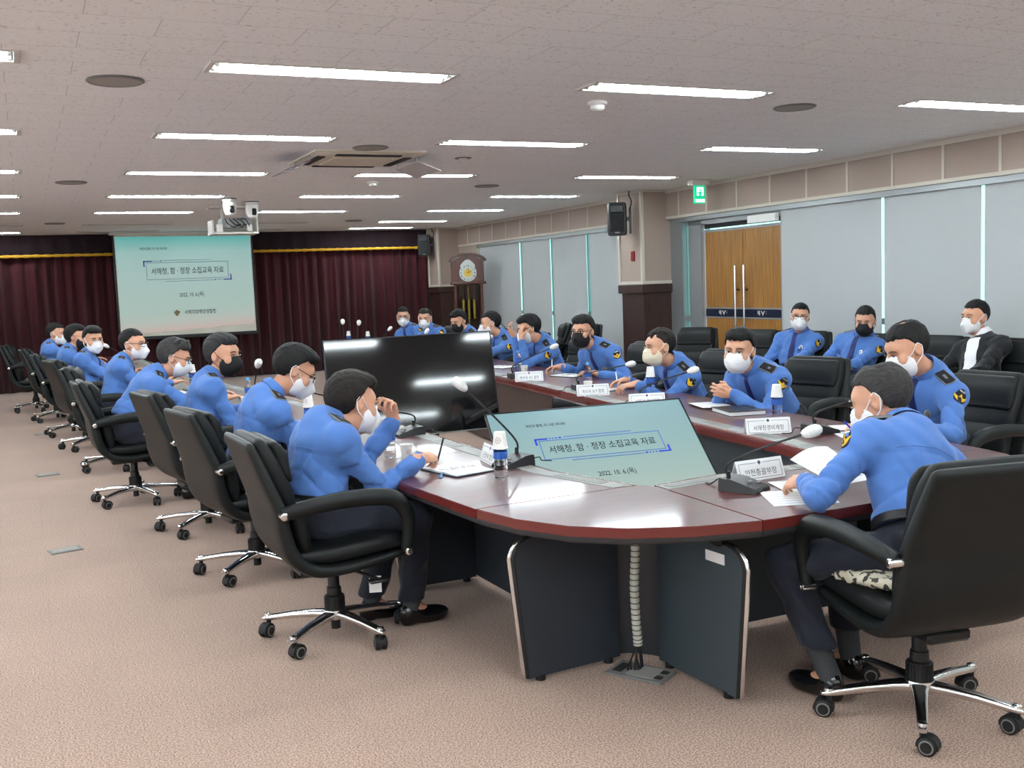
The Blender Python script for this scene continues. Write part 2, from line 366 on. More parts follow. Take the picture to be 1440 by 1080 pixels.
# ---------------------------------------------------------------- smooth solid modelling (distance fields -> one continuous skin)
def nrm(v): v = v3(v); return v/(np.linalg.norm(v)+1e-12)
class Field:
    def __init__(s, lo, hi, h):
        s.lo = v3(lo); s.h = h; s.n = np.ceil((v3(hi)-s.lo)/h).astype(int)+1
        s.ax = [(s.lo[i]+h*np.arange(s.n[i])).astype(np.float32) for i in range(3)]
        s.F = np.ones(s.n, np.float32)
    def sl(s, lo, hi):
        a = np.clip(np.floor((v3(lo)-s.lo)/s.h).astype(int), 0, s.n); b = np.clip(np.ceil((v3(hi)-s.lo)/s.h).astype(int)+1, 0, s.n)
        return tuple(slice(int(a[i]), int(b[i])) for i in range(3))
    def put(s, fn, lo, hi, k=.02, op='u'):
        m = k+2.5*s.h; q = s.sl(v3(lo)-m, v3(hi)+m)
        X, Y, Z = np.meshgrid(s.ax[0][q[0]], s.ax[1][q[1]], s.ax[2][q[2]], indexing='ij', sparse=True)
        if 0 in (X.shape[0], Y.shape[1], Z.shape[2]): return
        d = fn(X, Y, Z).astype(np.float32); A = s.F[q]
        if op == 's': A, d = -A, d
        h = np.clip(k-np.abs(A-d), 0, None)/max(k, 1e-6)
        r = np.minimum(A, d)-h*h*k*.25
        s.F[q] = -r if op == 's' else r
    def cone(s, a, b, ra, rb, k=.02, op='u'):
        a, b = v3(a), v3(b); e = b-a; L = float(e@e)+1e-12; R = max(ra, rb)
        def fn(X, Y, Z):
            x, y, z = X-a[0], Y-a[1], Z-a[2]
            t = np.clip((x*e[0]+y*e[1]+z*e[2])/L, 0, 1)
            return np.sqrt((x-t*e[0])**2+(y-t*e[1])**2+(z-t*e[2])**2)-(ra+(rb-ra)*t)
        s.put(fn, np.minimum(a, b)-R, np.maximum(a, b)+R, k, op)
    def ell(s, c, r, R=None, k=.02, op='u'):
        c, r = v3(c), v3(r); R = np.eye(3) if R is None else np.array(R); ext = np.sqrt((R.T**2)@(r**2))
        def fn(X, Y, Z):
            x, y, z = X-c[0], Y-c[1], Z-c[2]
            q = [(R[i][0]*x+R[i][1]*y+R[i][2]*z)/r[i] for i in range(3)]
            k0 = np.sqrt(q[0]**2+q[1]**2+q[2]**2); k1 = np.sqrt((q[0]/r[0])**2+(q[1]/r[1])**2+(q[2]/r[2])**2)+1e-6
            return k0*(k0-1)/k1
        s.put(fn, c-ext, c+ext, k, op)
    def cut(s, p, n, k=.004):
        """remove what lies on the +n side of the plane"""
        p, n = v3(p), nrm(n); X, Y, Z = np.meshgrid(*s.ax, indexing='ij', sparse=True)
        d = ((X-p[0])*n[0]+(Y-p[1])*n[1]+(Z-p[2])*n[2]).astype(np.float32); s.F = np.maximum(s.F, d)
    def add(s, fn):
        X, Y, Z = np.meshgrid(*s.ax, indexing='ij', sparse=True); s.F = s.F+fn(X, Y, Z).astype(np.float32)*(np.abs(s.F) < .06)
    def at(s, p):
        i = np.clip((v3(p)-s.lo)/s.h, 0, s.n-1.001); a = i.astype(int); f = i-a; r = 0.
        for dx in (0, 1):
            for dy in (0, 1):
                for dz in (0, 1):
                    w = (f[0] if dx else 1-f[0])*(f[1] if dy else 1-f[1])*(f[2] if dz else 1-f[2])
                    r += w*float(s.F[a[0]+dx, a[1]+dy, a[2]+dz])
        return r
    def hit(s, p, d, L=.35, off=0.):
        """walk from p along d to the surface"""
        p, d = v3(p), nrm(d); t = 0; st = .004
        while t < L:
            if s.at(p+d*t) < 0:
                a, b = max(t-st, 0), t
                for _ in range(6):
                    m = (a+b)/2
                    if s.at(p+d*m) < 0: b = m
                    else: a = m
                return p+d*(a-off)
            t += st
        return p+d*L*.5
    def surf(s):
        """naive surface nets: vertices and quads"""
        F = s.F.copy(); F[0], F[-1] = 1, 1; F[:, 0], F[:, -1] = 1, 1; F[:, :, 0], F[:, :, -1] = 1, 1
        I = F < 0; n = np.array(F.shape)-1
        cnt = np.zeros(n, np.int8)
        for dx in (0, 1):
            for dy in (0, 1):
                for dz in (0, 1): cnt += I[dx:dx+n[0], dy:dy+n[1], dz:dz+n[2]]
        c = np.argwhere((cnt > 0) & (cnt < 8))
        idx = -np.ones(n, np.int64); idx[c[:, 0], c[:, 1], c[:, 2]] = np.arange(len(c))
        acc = np.zeros((len(c), 3)); num = np.zeros(len(c))
        for a in range(3):
            o = [i for i in range(3) if i != a]
            for p in (0, 1):
                for q in (0, 1):
                    e0 = np.zeros(3, int); e0[o[0]] = p; e0[o[1]] = q; e1 = e0.copy(); e1[a] = 1
                    A = F[tuple((c+e0).T)]; B = F[tuple((c+e1).T)]; m = (A < 0) != (B < 0)
                    t = np.where(m, A/np.where(m, A-B, 1), 0)
                    P = np.tile(e0.astype(float), (len(c), 1)); P[:, a] += t
                    acc += P*m[:, None]; num += m
        V = s.lo+(c+acc/num[:, None])*s.h
        Q = []
        for a in range(3):
            o = [(a+1) % 3, (a+2) % 3]
            A = np.moveaxis(I, [a, o[0], o[1]], [0, 1, 2]); D = np.moveaxis(idx, [a, o[0], o[1]], [0, 1, 2])
            A0, A1 = A[:-1, 1:-1, 1:-1], A[1:, 1:-1, 1:-1]; e = np.argwhere(A0 != A1)
            i, j, k = e[:, 0], e[:, 1]+1, e[:, 2]+1
            q = np.stack([D[i, j-1, k-1], D[i, j, k-1], D[i, j, k], D[i, j-1, k]], 1)
            fl = ~A[i, j, k]; q[fl] = q[fl][:, ::-1]; Q.append(q)
        return V, np.concatenate(Q)
    def mesh(s, name, m, T=None, sm=1):
        V, Q = s.surf()
        for _ in range(sm):                       # light relaxation
            acc = np.zeros_like(V); num = np.zeros(len(V))
            for a, b in ((0, 1), (1, 2), (2, 3), (3, 0)):
                np.add.at(acc, Q[:, a], V[Q[:, b]]); np.add.at(num, Q[:, a], 1)
                np.add.at(acc, Q[:, b], V[Q[:, a]]); np.add.at(num, Q[:, b], 1)
            V = V*.5+.5*acc/np.maximum(num, 1)[:, None]
        if T is not None: V = V@np.array(T)[:3, :3].T+np.array(T)[:3, 3]
        me = bpy.data.meshes.new(name); me.vertices.add(len(V)); me.vertices.foreach_set('co', V.astype(np.float32).ravel())
        me.loops.add(len(Q)*4); me.loops.foreach_set('vertex_index', Q.ravel().astype(np.int32))
        me.polygons.add(len(Q)); me.polygons.foreach_set('loop_start', np.arange(0, len(Q)*4, 4, dtype=np.int32))
        me.polygons.foreach_set('use_smooth', [True]*len(Q))
        me.materials.append(m); me.update(calc_edges=True); me.validate()
        return me

# ---------------------------------------------------------------- head pieces, in the head's own frame (x right, y forward, z up, centre of the skull)
def head_field(F, T=None, k=.018):
    """adds the head to field F; T is (R, t) with R rows = head axes"""
    R, t = T if T else (np.eye(3), np.zeros(3)); w = lambda p: t+v3(p)@R
    F.ell(w((0, -.012, .03)), (.077, .097, .09), R, k)
    F.ell(w((0, .03, -.035)), (.066, .066, .085), R, .03)
    F.ell(w((0, .05, -.09)), (.042, .038, .034), R, .03)
    F.ell(w((0, .072, .028)), (.054, .022, .03), R, .025)
    F.cone(w((0, .092, .012)), w((0, .112, -.026)), .009, .0145, .012)
    for s in (-1, 1):
        F.ell(w((s*.042, .066, -.03)), (.028, .028, .03), R, .02)
        F.cone(w((s*.012, .1, -.028)), w((s*.013, .1, -.03)), .009, .009, .008)
        F.ell(w((s*.031, .094, .006)), (.018, .012, .011), R, .01, 's')
        F.ell(w((s*.079, -.006, -.006)), (.012, .021, .034), R@np.eye(3), .006)
        F.ell(w((s*.09, .0, -.002)), (.008, .011, .018), R, .004, 's')
    F.ell(w((0, .093, -.062)), (.024, .01, .007), R, .006)
HAIRS = {}
def hair_mesh(style):
    """short hair as a shaped cap: side and nape line, forehead line, optional parting or thin crown"""
    if style in HAIRS: return HAIRS[style]
    F = Field((-.13, -.15, -.13), (.13, .15, .17), .0045)
    th = dict(short=.012, full=.016, thin=.010, crew=.011, bald=.010, parted=.015, wavy=.017, spiky=.016).get(style, .016)
    F.ell((0, -.014, .032), (.077+th*.75, .097+th, .09+th), None, .01)
    if style in ('full', 'parted', 'wavy', 'spiky'):
        F.ell((0, .018, .095), (.07, .066, .036), None, .02)
        F.ell((.015, .045, .095), (.046, .042, .027), None, .02)
    if style == 'wavy':
        for i in range(9):
            a = i*.7; F.ell((.06*math.cos(a), .03+.06*math.sin(a), .115), (.025, .025, .018), None, .012)
    if style == 'spiky':
        for i in range(14):
            a = i*.9; r = .03+.04*((i*37) % 10)/10
            F.cone((r*math.cos(a), .0+r*math.sin(a), .11), (1.15*r*math.cos(a), .012+1.15*r*math.sin(a), .129), .016, .009, .012)
    def face(X, Y, Z):                          # clear the face, ears and neck
        z0 = np.where(Y > .03, .071, np.where(Y > -.005, .071-(.03-Y)/.035*.05, np.where(Y > -.03, .02-(-.005-Y)/.025*.06, -.045-.3*np.clip(-.03-Y, 0, .1))))
        if style in ('crew', 'short'): z0 = z0+.006
        z0 = z0+.0035*np.sin(170*X+60*Y)+.002*np.sin(330*X+1)
        return -np.where(np.abs(X) < 1, (z0-Z)*.8, 1)
    F.put(lambda X, Y, Z: face(X, Y, Z)+0*X, (-.13, -.15, -.13), (.13, .15, .17), .006, 's')
    if style == 'bald':
        F.ell((.055, .07, .096), (.024, .04, .03), None, .012, 's'); F.ell((-.055, .07, .096), (.024, .04, .03), None, .012, 's'); F.ell((.0, .1, .08), (.05, .03, .016), None, .012, 's')
    if style == 'thin':
        F.ell((0, -.035, .138), (.036, .042, .022), None, .012, 's'); F.ell((.05, .085, .085), (.026, .03, .03), None, .01, 's'); F.ell((-.05, .085, .085), (.026, .03, .03), None, .01, 's')
    if style == 'parted':
        F.cone((-.035, .1, .118), (-.03, -.03, .14), .006, .004, .004, 's')
    F.add(lambda X, Y, Z: .0013*np.sin(150*X+30*Y+5*np.sin(40*Y+30*Z))*np.sin(45*Y+38*Z+4*np.sin(60*X))+.0011*np.sin(70*Z+60*Y+6*np.sin(50*X)))
    me = F.mesh('hair', m_hair, sm=0); HAIRS[style] = me
    return me
MASKS = {}
def mask_mesh(kind):
    if kind in MASKS: return MASKS[kind]
    F = Field((-.1, -.03, -.16), (.1, .16, .05), .004)
    if kind == 'beak':                          # folded respirator with a pointed front
        F.ell((0, .034, -.05), (.075, .078, .075), None, .01)
        F.cone((0, .1, -.012), (0, .132, -.05), .012, .006, .04); F.cone((0, .132, -.05), (0, .1, -.1), .006, .014, .04)
        F.cone((0, .09, -.0), (0, .108, .004), .012, .01, .02)
    elif kind == 'flat':                        # pleated surgical mask
        F.ell((0, .034, -.052), (.076, .085, .08), None, .01); F.cone((0, .1, -.03), (0, .112, -.07), .02, .02, .04)
        F.add(lambda X, Y, Z: .0012*np.sin(Z*420))
    else:                                       # moulded cloth mask
        F.ell((0, .034, -.05), (.076, .084, .08), None, .01); F.cone((0, .104, -.02), (0, .122, -.045), .012, .016, .04)
    F.cut((0, .025, 0), (0, -1, .0)); F.cut((0, .1, .003), (0, -.25, 1)); F.cut((0, .06, -.125), (0, .1, -1))
    F.cut((.05, .03, -.01), (.75, -.75, .55)); F.cut((-.05, .03, -.01), (-.75, -.75, .55))
    me = F.mesh('mask', m_mask, sm=1)
    lps = []
    for s in (-1, 1):
        bm = MB()
        bm.tube(spline([(s*.066, .052, -.03), (s*.079, .018, -.0), (s*.085, -.008, .026), (s*.088, -.026, .006)], 4), .0019, 6)
        bm.tube(spline([(s*.062, .05, -.088), (s*.079, .012, -.055), (s*.086, -.014, -.034), (s*.088, -.026, .004)], 4), .0019, 6)
        lps.append(bm.mesh('ear_loop', m_mask))
    MASKS[kind] = (me, lps); return MASKS[kind]
GL = []
def glasses_mesh():
    if GL: return GL[0]
    b = MB()
    for s in (-1, 1):
        b.tube([(s*.034+.024*math.copysign(abs(math.cos(a))**.6, math.cos(a)), .113-.01*abs(math.cos(a))*(1 if s*math.cos(a) > 0 else 0), .003+.016*math.copysign(abs(math.sin(a))**.6, math.sin(a))) for a in [2*PI*i/16 for i in range(16)]], .0022, 6, closed=True)
        b.tube(spline([(s*.058, .104, .01), (s*.077, .06, .012), (s*.084, -.01, .014), (s*.084, -.035, .002)], 4), .0021, 6)
    b.tube([(-.011, .114, .008), (0, .117, .011), (.011, .114, .008)], .002, 6)
    GL.append(b.mesh('spectacles', m_glasses)); return GL[0]
EY = []
def eyes_mesh():
    if EY: return EY[0]
    out = []
    for s in (-1, 1):
        b = MB(); c = v3((s*.031, .0905, .006))
        R = []
        for i in range(7):                       # eyeball slit
            a = -PI/2+PI*i/6; R.append([c+v3((.0155*math.cos(a)*math.cos(t), .004+.0035*math.cos(a), .0048*math.cos(a)*math.sin(t)+0*a)) if abs(math.cos(a)) > .01 else c+v3((.0003*math.cos(t), .004, .0003*math.sin(t))) for t in [2*PI*j/12 for j in range(12)]])
        b.rings(R[3:], True, 0)
        b.lathe([(.0058, 0), (.0056, .0016), (.003, .003), (.0003, .0034)], 10, mi=1)
        n = 4*10; P = np.array(b.v[-n:])@rotx(-PI/2).T+c+v3((0, .0062, 0)); b.v[-n:] = [tuple(p) for p in P]
        b.tube(spline([(s*.014, .1, .0105), (s*.031, .1, .0125), (s*.047, .091, .008)], 3), .0016, 6, mi=1)
        b.tube(spline([(s*.013, .1015, .0245), (s*.032, .0995, .031), (s*.053, .086, .024)], 4), [.0028, .0038, .0042, .0044, .0042, .004, .0034, .003, .002], 6, mi=1, flat=(1, .6))
        out.append(b.mesh('eye', [m_eyewhite, m_eye]))
    EY.append(out); return EY[0]

# ---------------------------------------------------------------- people
def ik(a, b, l1, l2, hint):
    a, b = v3(a), v3(b); d = b-a; L = np.linalg.norm(d); u = d/(L+1e-9)
    if L > (l1+l2)*.995: k = L/(l1+l2)/.995; l1, l2 = l1*k, l2*k
    x = (l1*l1-l2*l2+L*L)/(2*L); h = math.sqrt(max(l1*l1-x*x, 1e-6))
    n = v3(hint)-u*(v3(hint)@u); n = nrm(n)
    return a+u*x+n*h
def hand(F, w, d, n, right, curl=.5, s=1., spread=.0, thumb=.3, pinch=False):
    """palm, four unequal bent fingers and a thumb from the side of the palm; d along the fingers, n out of the palm"""
    d = nrm(d); n = nrm(v3(n)-d*(v3(n)@d)); t = np.cross(d, n)*(1 if right else -1)
    R = np.array([t, d, n])
    F.ell(w+d*.047*s, (.038*s, .052*s, .0145*s), R, .012)
    F.cone(w-d*.03*s, w+d*.02*s, .024*s, .022*s, .02)
    F.ell(w+d*.03*s+t*.022*s+n*.006*s, (.018*s, .03*s, .015*s), R, .012)
    base = [(.028, .088, 1.0), (.0095, .094, 1.1), (-.0095, .09, 1.03), (-.027, .08, .82)]
    for i, (bx, by, k) in enumerate(base):
        p = w+(t*bx+d*by)*s; c = curl*(1+.12*i) if not (pinch and i == 0) else curl*.8
        a = c*.8; sp = spread*(1.5-i)*.12
        L = [.04*k*s, .026*k*s, .021*k*s]; r = [.0088*s, .0080*s, .0074*s, .0064*s]
        q0 = w+(t*bx*.9+d*(by-.03))*s; F.cone(q0, p, .0095*s, r[0], .006)
        for j in range(3):
            dd = nrm(d*math.cos(a)+n*math.sin(a)+t*sp); q = p+dd*L[j]
            F.cone(p, q, r[j], r[j+1], .0025); p = q; a += c*(1.0 if j == 0 else .7)
    p = w+(t*.03+d*.028)*s; dd = nrm(t*.75+d*.7+n*thumb); q = p+dd*.04*s; F.cone(p, q, .0115*s, .0095*s, .008)
    dd = nrm(t*(.3-.5*curl)+d*.9+n*(thumb+.4*curl)); F.cone(q, q+dd*.03*s, .0093*s, .0078*s, .004)

SH_OUT = [(math.sin(a)*.5*(1-.25*max(0, -math.cos(a))), .5*math.cos(a)) for a in [2*PI*i/20 for i in range(20)]]
PN = [0]
def person(name_label, heading, hip, head, gaze, s=1.03, res=.008, hs=1.08, seat=.475, hairstyle='short', hairmat=None, mask='beak', maskmat=None,
           glasses=False, outfit='uniform', wr=None, wl=None, hr=None, hl=None, twist=0., belly=0., feet=None, tie=True, patches=True, group=None, belt=False, elbow=(None, None), badge=True, legs=True, hem=.085, seams=False):
    """one seated person. heading: where the body faces (degrees, 0 = +X, 90 = +Y). hip: (x, y). head: centre of the skull in the room.
    gaze: (heading, pitch down, tilt) of the face. wr / wl: wrists in the room; hr / hl: (finger direction, palm direction, curl)"""
    PN[0] += 1; rg = np.random.RandomState(PN[0]*17)
    a = math.radians(heading-90); Rz = rotz(a); org = v3((hip[0], hip[1], 0))
    L = lambda p: (v3(p)-org)@Rz                     # room -> own frame
    D = lambda d: v3(d)@Rz
    H = L(head); P = v3((0, 0, seat+.085*s))
    gy, gp, gr = [math.radians(g) for g in gaze]
    fw = D((math.cos(gy)*math.cos(gp), math.sin(gy)*math.cos(gp), -math.sin(gp))); rt = nrm(np.cross(fw, (0, 0, 1))); up = np.cross(rt, fw)
    rt, up = rt*math.cos(gr)+up*math.sin(gr), up*math.cos(gr)-rt*math.sin(gr)
    HR = np.array([rt, fw, up])
    nb = H-up*.075*hs-fw*.03*hs                      # base of the skull
    dd = np.linalg.norm(nb-P); tot = min(max(1.03*dd, .5*s), .605*s); l1, l2 = tot*.775, tot*.225
    if dd > (l1+l2)*.985: l1, l2 = l1*dd/(l1+l2)/.985, l2*dd/(l1+l2)/.985
    back = v3((0, -.6, .8)); S = ik(P, nb, l1, l2, back)
    U = nrm(S-P); R0 = v3((1, 0, 0)); tw = math.radians(twist); R1 = v3((math.cos(tw), math.sin(tw), 0)); R1 = nrm(R1-U*(R1@U)); Fw = np.cross(U, R1)
    Fr = np.array([R1, Fw, U])
    Sh = [S+R1*.175*s*k-U*.08*s+Fw*.028*s for k in (1, -1)]
    dW = [v3((.2, .34, .76)), v3((-.2, .34, .76))]
    Wr = [L(wr) if wr is not None else dW[0], L(wl) if wl is not None else dW[1]]
    El = []
    for i, k in enumerate((1, -1)):
        hint = elbow[i] if elbow[i] is not None else (k*.5, -.35, -.5)
        El.append(ik(Sh[i], Wr[i], .285*s, .25*s, hint))
    ft = feet or ((.11, .40), (-.11, .40)); An = [v3((f[0], f[1], .095)) for f in ft]
    Hp = [P+R0*.088*s*k-v3((0, -.02, .03)) for k in (1, -1)]
    Kn = [ik(Hp[i], An[i], .43*s, .415*s, (.15*(1, -1)[i], .6, 1)) for i in (0, 1)]
    near = res <= .008
    allp = np.array([P, S, H]+Wr+El+An+Kn+Hp+Sh); lo, hi = allp.min(0)-.16, allp.max(0)+.17; lo[2] = 0
    # the body: head, neck, thin trunk and limbs inside the clothes, hands - one skin
    B = Field(lo, hi, res)
    B.cone(P, S, .07, .06, .03); B.cone(Sh[0], Sh[1], .04, .04, .04)
    B.cone(S-U*.02+Fw*.01, nb+fw*.02*hs, .062*s, .054*s, .03)
    # scaled head
    class HS:                                        # head at its own scale
        def ell(_, c, r, R, k=.02, op='u'): B.ell(H+(v3(c)-H)*hs, v3(r)*hs, R, k, op)
        def cone(_, a_, b_, ra, rb, k=.02, op='u'): B.cone(H+(v3(a_)-H)*hs, H+(v3(b_)-H)*hs, ra*hs, rb*hs, k, op)
    head_field(HS(), (HR, H))
    for i in (0, 1):
        B.cone(Sh[i], El[i], .035, .034, .02); B.cone(El[i], Wr[i], .036, .027*s, .015)
        B.cone(Hp[i], Kn[i], .05, .045, .02); B.cone(Kn[i], An[i], .045, .035, .02)
        B.cone(An[i], An[i]+v3((0, .08, -.05)), .033, .028, .02)
        hh = (hr, hl)[i]
        fd = nrm(Wr[i]-El[i])
        if hh: dv, nv, cu = D(hh[0]), D(hh[1]), hh[2]
        else: dv, nv, cu = nrm(fd+v3((0, 0, -.0))), v3((0, 0, -1)), .45
        hand(B, Wr[i]+nrm(dv)*.012, dv, nv, i == 0, cu, s*1.02, .5, .3, bool(hh and len(hh) > 3))
    T = mat4(Rz, org)
    root = link('person', B.mesh('person', m_skin, None, 1)); root.matrix_world = Matrix(T.tolist()); tag(root, name_label, 'person', group)
    # trousers
    ph = v3(rg.uniform(0, 6, 6))
    fold = lambda A: (lambda X, Y, Z: A*(np.sin(46*Z+18*X+9*Y+ph[0]+2*np.sin(13*X+ph[1]))*np.sin(17*X-21*Y+ph[2])+.6*np.sin(70*X+40*Z-33*Y+ph[3]+2*np.sin(19*Z))))
    c_r = max(res*1.3, .0088)
    if legs:
        t = np.array([P]+An+Kn+Hp); Tr = Field(t.min(0)-.17, t.max(0)+.17, max(res*1.6, .012))
        Tr.ell(P-v3((0, .01, .005)), (.165*s, .145*s, .12*s), None, .03)
        for i in (0, 1):
            Tr.cone(Hp[i], Kn[i], .088*s, .066*s, .03); Tr.cone(Kn[i], An[i]+v3((0, 0, .02)), .064*s, .06*s, .03)
        Tr.add(fold(.0045)); Tr.F = np.maximum(Tr.F, (hem-Tr.ax[2])[None, None, :])
        Tr.cut(P+U*.115*s, U)
        link('trousers', Tr.mesh('trousers', m_blackcloth if outfit == 'suit' else m_navy), root)
        for i in (0, 1):
            A = An[i]; Sf = Field(A+v3((-.07, -.1, -.1)), A+v3((.07, .24, .08)), .007)
            Sf.ell(A+v3((0, -.02, -.045)), (.036, .045, .06), None, .02); Sf.ell(A+v3((0, .1, -.062)), (.045, .095, .04), None, .03); Sf.cone(A+v3((0, 0, -.03)), A+v3((0, .12, -.07)), .034, .03, .03)
            Sf.cone(A+v3((0, 0, -.02)), A+v3((0, 0, .012)), .035, .035, .01)
            Sf.cut((0, 0, .005), (0, 0, -1)); Sf.cut(A+v3((0, 0, .018)), (0, -.2, 1))
            link('shoe', Sf.mesh('shoe', m_shoe), root)
            us = nrm(Kn[i]-A); MB().tube([A-us*.02, A+us*.02, A+us*max(.05, (hem-.06)/max(us[2], .3))], [.041, .042, .046], 14).build('sock', m_sock, root)
    # shirt / jacket
    allp = np.array([P, S]+Wr+El+Sh+[nb]); Sf = Field(allp.min(0)-.19, allp.max(0)+.15, c_r)
    Lw = np.linalg.norm(S-P)
    Sf.ell(P+U*.08*s+Fw*.012, (.158*s, (.128+belly)*s, .15*s), Fr, .03)
    Sf.ell(P+U*Lw*.42+Fw*(.018+belly*.6), (.158*s, (.118+belly*1.2)*s, .19*s), Fr, .05)
    Sf.ell(P+U*Lw*.70+Fw*.012, (.168*s, .12*s, .18*s), Fr, .06)
    Sf.ell(S-U*.082*s+Fw*.008, (.192*s, .088*s, .07*s), Fr, .07)
    Sf.cone(S+U*.005*s, nb-up*.0+(S-nb)*.6, .07*s, .062*s, .04)
    for i in (0, 1):
        Sf.cone(S-U*.012, Sh[i], .055*s, .058*s, .05); Sf.ell(Sh[i], (.058*s, .064*s, .066*s), Fr, .06)
        Sf.cone(Sh[i], P+U*Lw*.62+R1*(.09 if i == 0 else -.09)+Fw*.02, .045*s, .055*s, .05)
        Sf.cone(Sh[i], El[i], .057*s, .052*s, .05); Sf.cone(El[i], Wr[i]-nrm(Wr[i]-El[i])*.035, .053*s, .043*s, .02)
        Sf.cone(Wr[i]-nrm(Wr[i]-El[i])*.05, Wr[i]-nrm(Wr[i]-El[i])*.012, .040*s, .039*s, .006)
    E0, E1 = El
    def cloth(X, Y, Z):
        o = fold(.0036)(X, Y, Z)
        for i_ in (0, 1):
            for A_, B_, am in ((Sh[i_], El[i_], .009), (El[i_], Wr[i_], .010)):
                e = B_-A_; Ln = np.linalg.norm(e); e = e/Ln; sd = nrm(np.cross(e, (.3, .2, 1)))
                q = (X-A_[0])*e[0]+(Y-A_[1])*e[1]+(Z-A_[2])*e[2]; w_ = (X-A_[0])*sd[0]+(Y-A_[1])*sd[1]+(Z-A_[2])*sd[2]
                d2 = (X-A_[0])**2+(Y-A_[1])**2+(Z-A_[2])**2-q*q
                pz = 40*q+17*w_+1.5*np.sin(23*w_+ph[i_])+1.3*np.sin(13*q+ph[2])
                md = (.35+.65*np.abs(np.sin(8*q+9*w_+ph[3+i_])))*np.exp(-(np.abs(d2)/.0095)**2)*np.exp(-((q-Ln/2)/(Ln*.62))**4)
                o = o+am*md*np.exp(-(np.sin(pz)/.33)**2)
        for E, k in ((E0, 0), (E1, 1)):
            d2 = (X-E[0])**2+(Y-E[1])**2+(Z-E[2])**2; ax = nrm(Wr[k]-Sh[k])
            q = (X-E[0])*ax[0]+(Y-E[1])*ax[1]+(Z-E[2])*ax[2]
            o = o+.008*np.exp(-d2/.009)*np.exp(-(np.sin(38*q+ph[4]+1.3*np.sin(26*X+22*Z))/.3)**2)
        hq = (X-P[0])*U[0]+(Y-P[1])*U[1]+(Z-P[2])*U[2]
        o = o+.008*np.exp(-((hq-.14)/.09)**2)*np.exp(-(np.sin(30*hq+7*X+1.6*np.sin(14*X+ph[5])+1.2*np.sin(11*Y))/.28)**2)
        xq = (X-S[0])*R1[0]+(Y-S[1])*R1[1]+(Z-S[2])*R1[2]
        o = o+.0075*np.exp(-((hq-Lw*.45)/(Lw*.33))**4)*(.3+.7*np.abs(np.sin(9*hq+7*xq+5*Y+ph[0])))*np.exp(-(np.sin(21*hq-17*np.abs(xq)+1.4*np.sin(12*xq+ph[2])+1.2*np.sin(14*Y+ph[4]))/.27)**2)
        xr = (X-S[0])*R1[0]+(Y-S[1])*R1[1]+(Z-S[2])*R1[2]; yf = (X-S[0])*Fw[0]+(Y-S[1])*Fw[1]+(Z-S[2])*Fw[2]
        yk = ((X-S[0])*U[0]+(Y-S[1])*U[1]+(Z-S[2])*U[2])
        o = o+.004*np.exp(-((yk+.13*s+.1*np.abs(xr))/.006)**2)*(yf < -.02)       # yoke seam across the back
        return o
    Sf.add(cloth)
    Sf.cut(P+U*.045*s, -U)
    ncut = S+(nb-S)*.42; Sf.put(lambda X, Y, Z: np.maximum(-((X-ncut[0])*(nb-S)[0]+(Y-ncut[1])*(nb-S)[1]+(Z-ncut[2])*(nb-S)[2])/np.linalg.norm(nb-S), np.sqrt((X-ncut[0])**2+(Y-ncut[1])**2+(Z-ncut[2])**2)-.1), ncut-.09, ncut+.09, .004, 's')
    cm = {'uniform': m_shirt, 'suit': m_blackcloth}[outfit]
    shirt = link('jacket' if outfit == 'suit' else 'shirt', Sf.mesh('shirt', cm), root)
    if belt and legs:
        b = MB(); c0 = P+U*.05*s; b.rings([[c0+U*z+R1*(rr*.168*s*math.cos(q))+Fw*(.012+rr*(.134+belly)*s*math.sin(q)) for q in [2*PI*j/28 for j in range(28)]] for z, rr in ((-.02, .97), (-.018, 1), (.014, 1.005), (.016, .97))], False); b.build('belt', m_plast, root)
    if seams:                                        # yoke seam and two long seams down the back
        for pts in ([(x, -.115-.35*abs(x)**1.6) for x in np.linspace(-.15, .15, 13)], [(.075+.02*t, -.14-.27*t) for t in np.linspace(0, 1, 12)], [(-.075-.02*t, -.14-.27*t) for t in np.linspace(0, 1, 12)]):
            q = [Sf.hit(S+R1*x+U*z-Fw*.25, Fw, .4, 0)-Fw*.0002 for x, z in pts]
            MB().tube(q, .0019, 6).build('seam', m_shirt, root)
    # collar: a stand folded over, with two points in front
    ax = nrm(nb-S); cR = nrm(R1-ax*(R1@ax)); cF = np.cross(ax, cR); c0 = S+(nb-S)*.36+cF*.006
    b = MB(); n = 30; R = []
    for z, r, dr in ((.012, .060, 0), (.036, .060, 0), (.041, .064, 0), (.034, .068, 0), (.002, .078, 1), (-.003, .077, 1), (.006, .072, .6), (.03, .064, 0)):
        ring = []
        for j in range(n):
            q = PI/2+.10+(2*PI-.20)*j/(n-1); f = max(0, math.sin(q)); w_ = 1+.12*abs(math.cos(q))
            ring.append(c0+(cR*math.cos(q)*w_+cF*math.sin(q))*(r*s*(1+.13*f*dr))+ax*(z*s-.028*s*dr*f**5))
        R.append(ring)
    V = [p for r in R for p in r]; K = len(R)
    b.add(V, [(i*n+j, i*n+j+1, ((i+1) % K)*n+j+1, ((i+1) % K)*n+j) for i in range(K) for j in range(n-1)]+[tuple(i*n for i in range(K)), tuple(i*n+n-1 for i in range(K))[::-1]])
    b.build('collar', m_whiteshirt if outfit == 'suit' else m_shirt, root, 60)
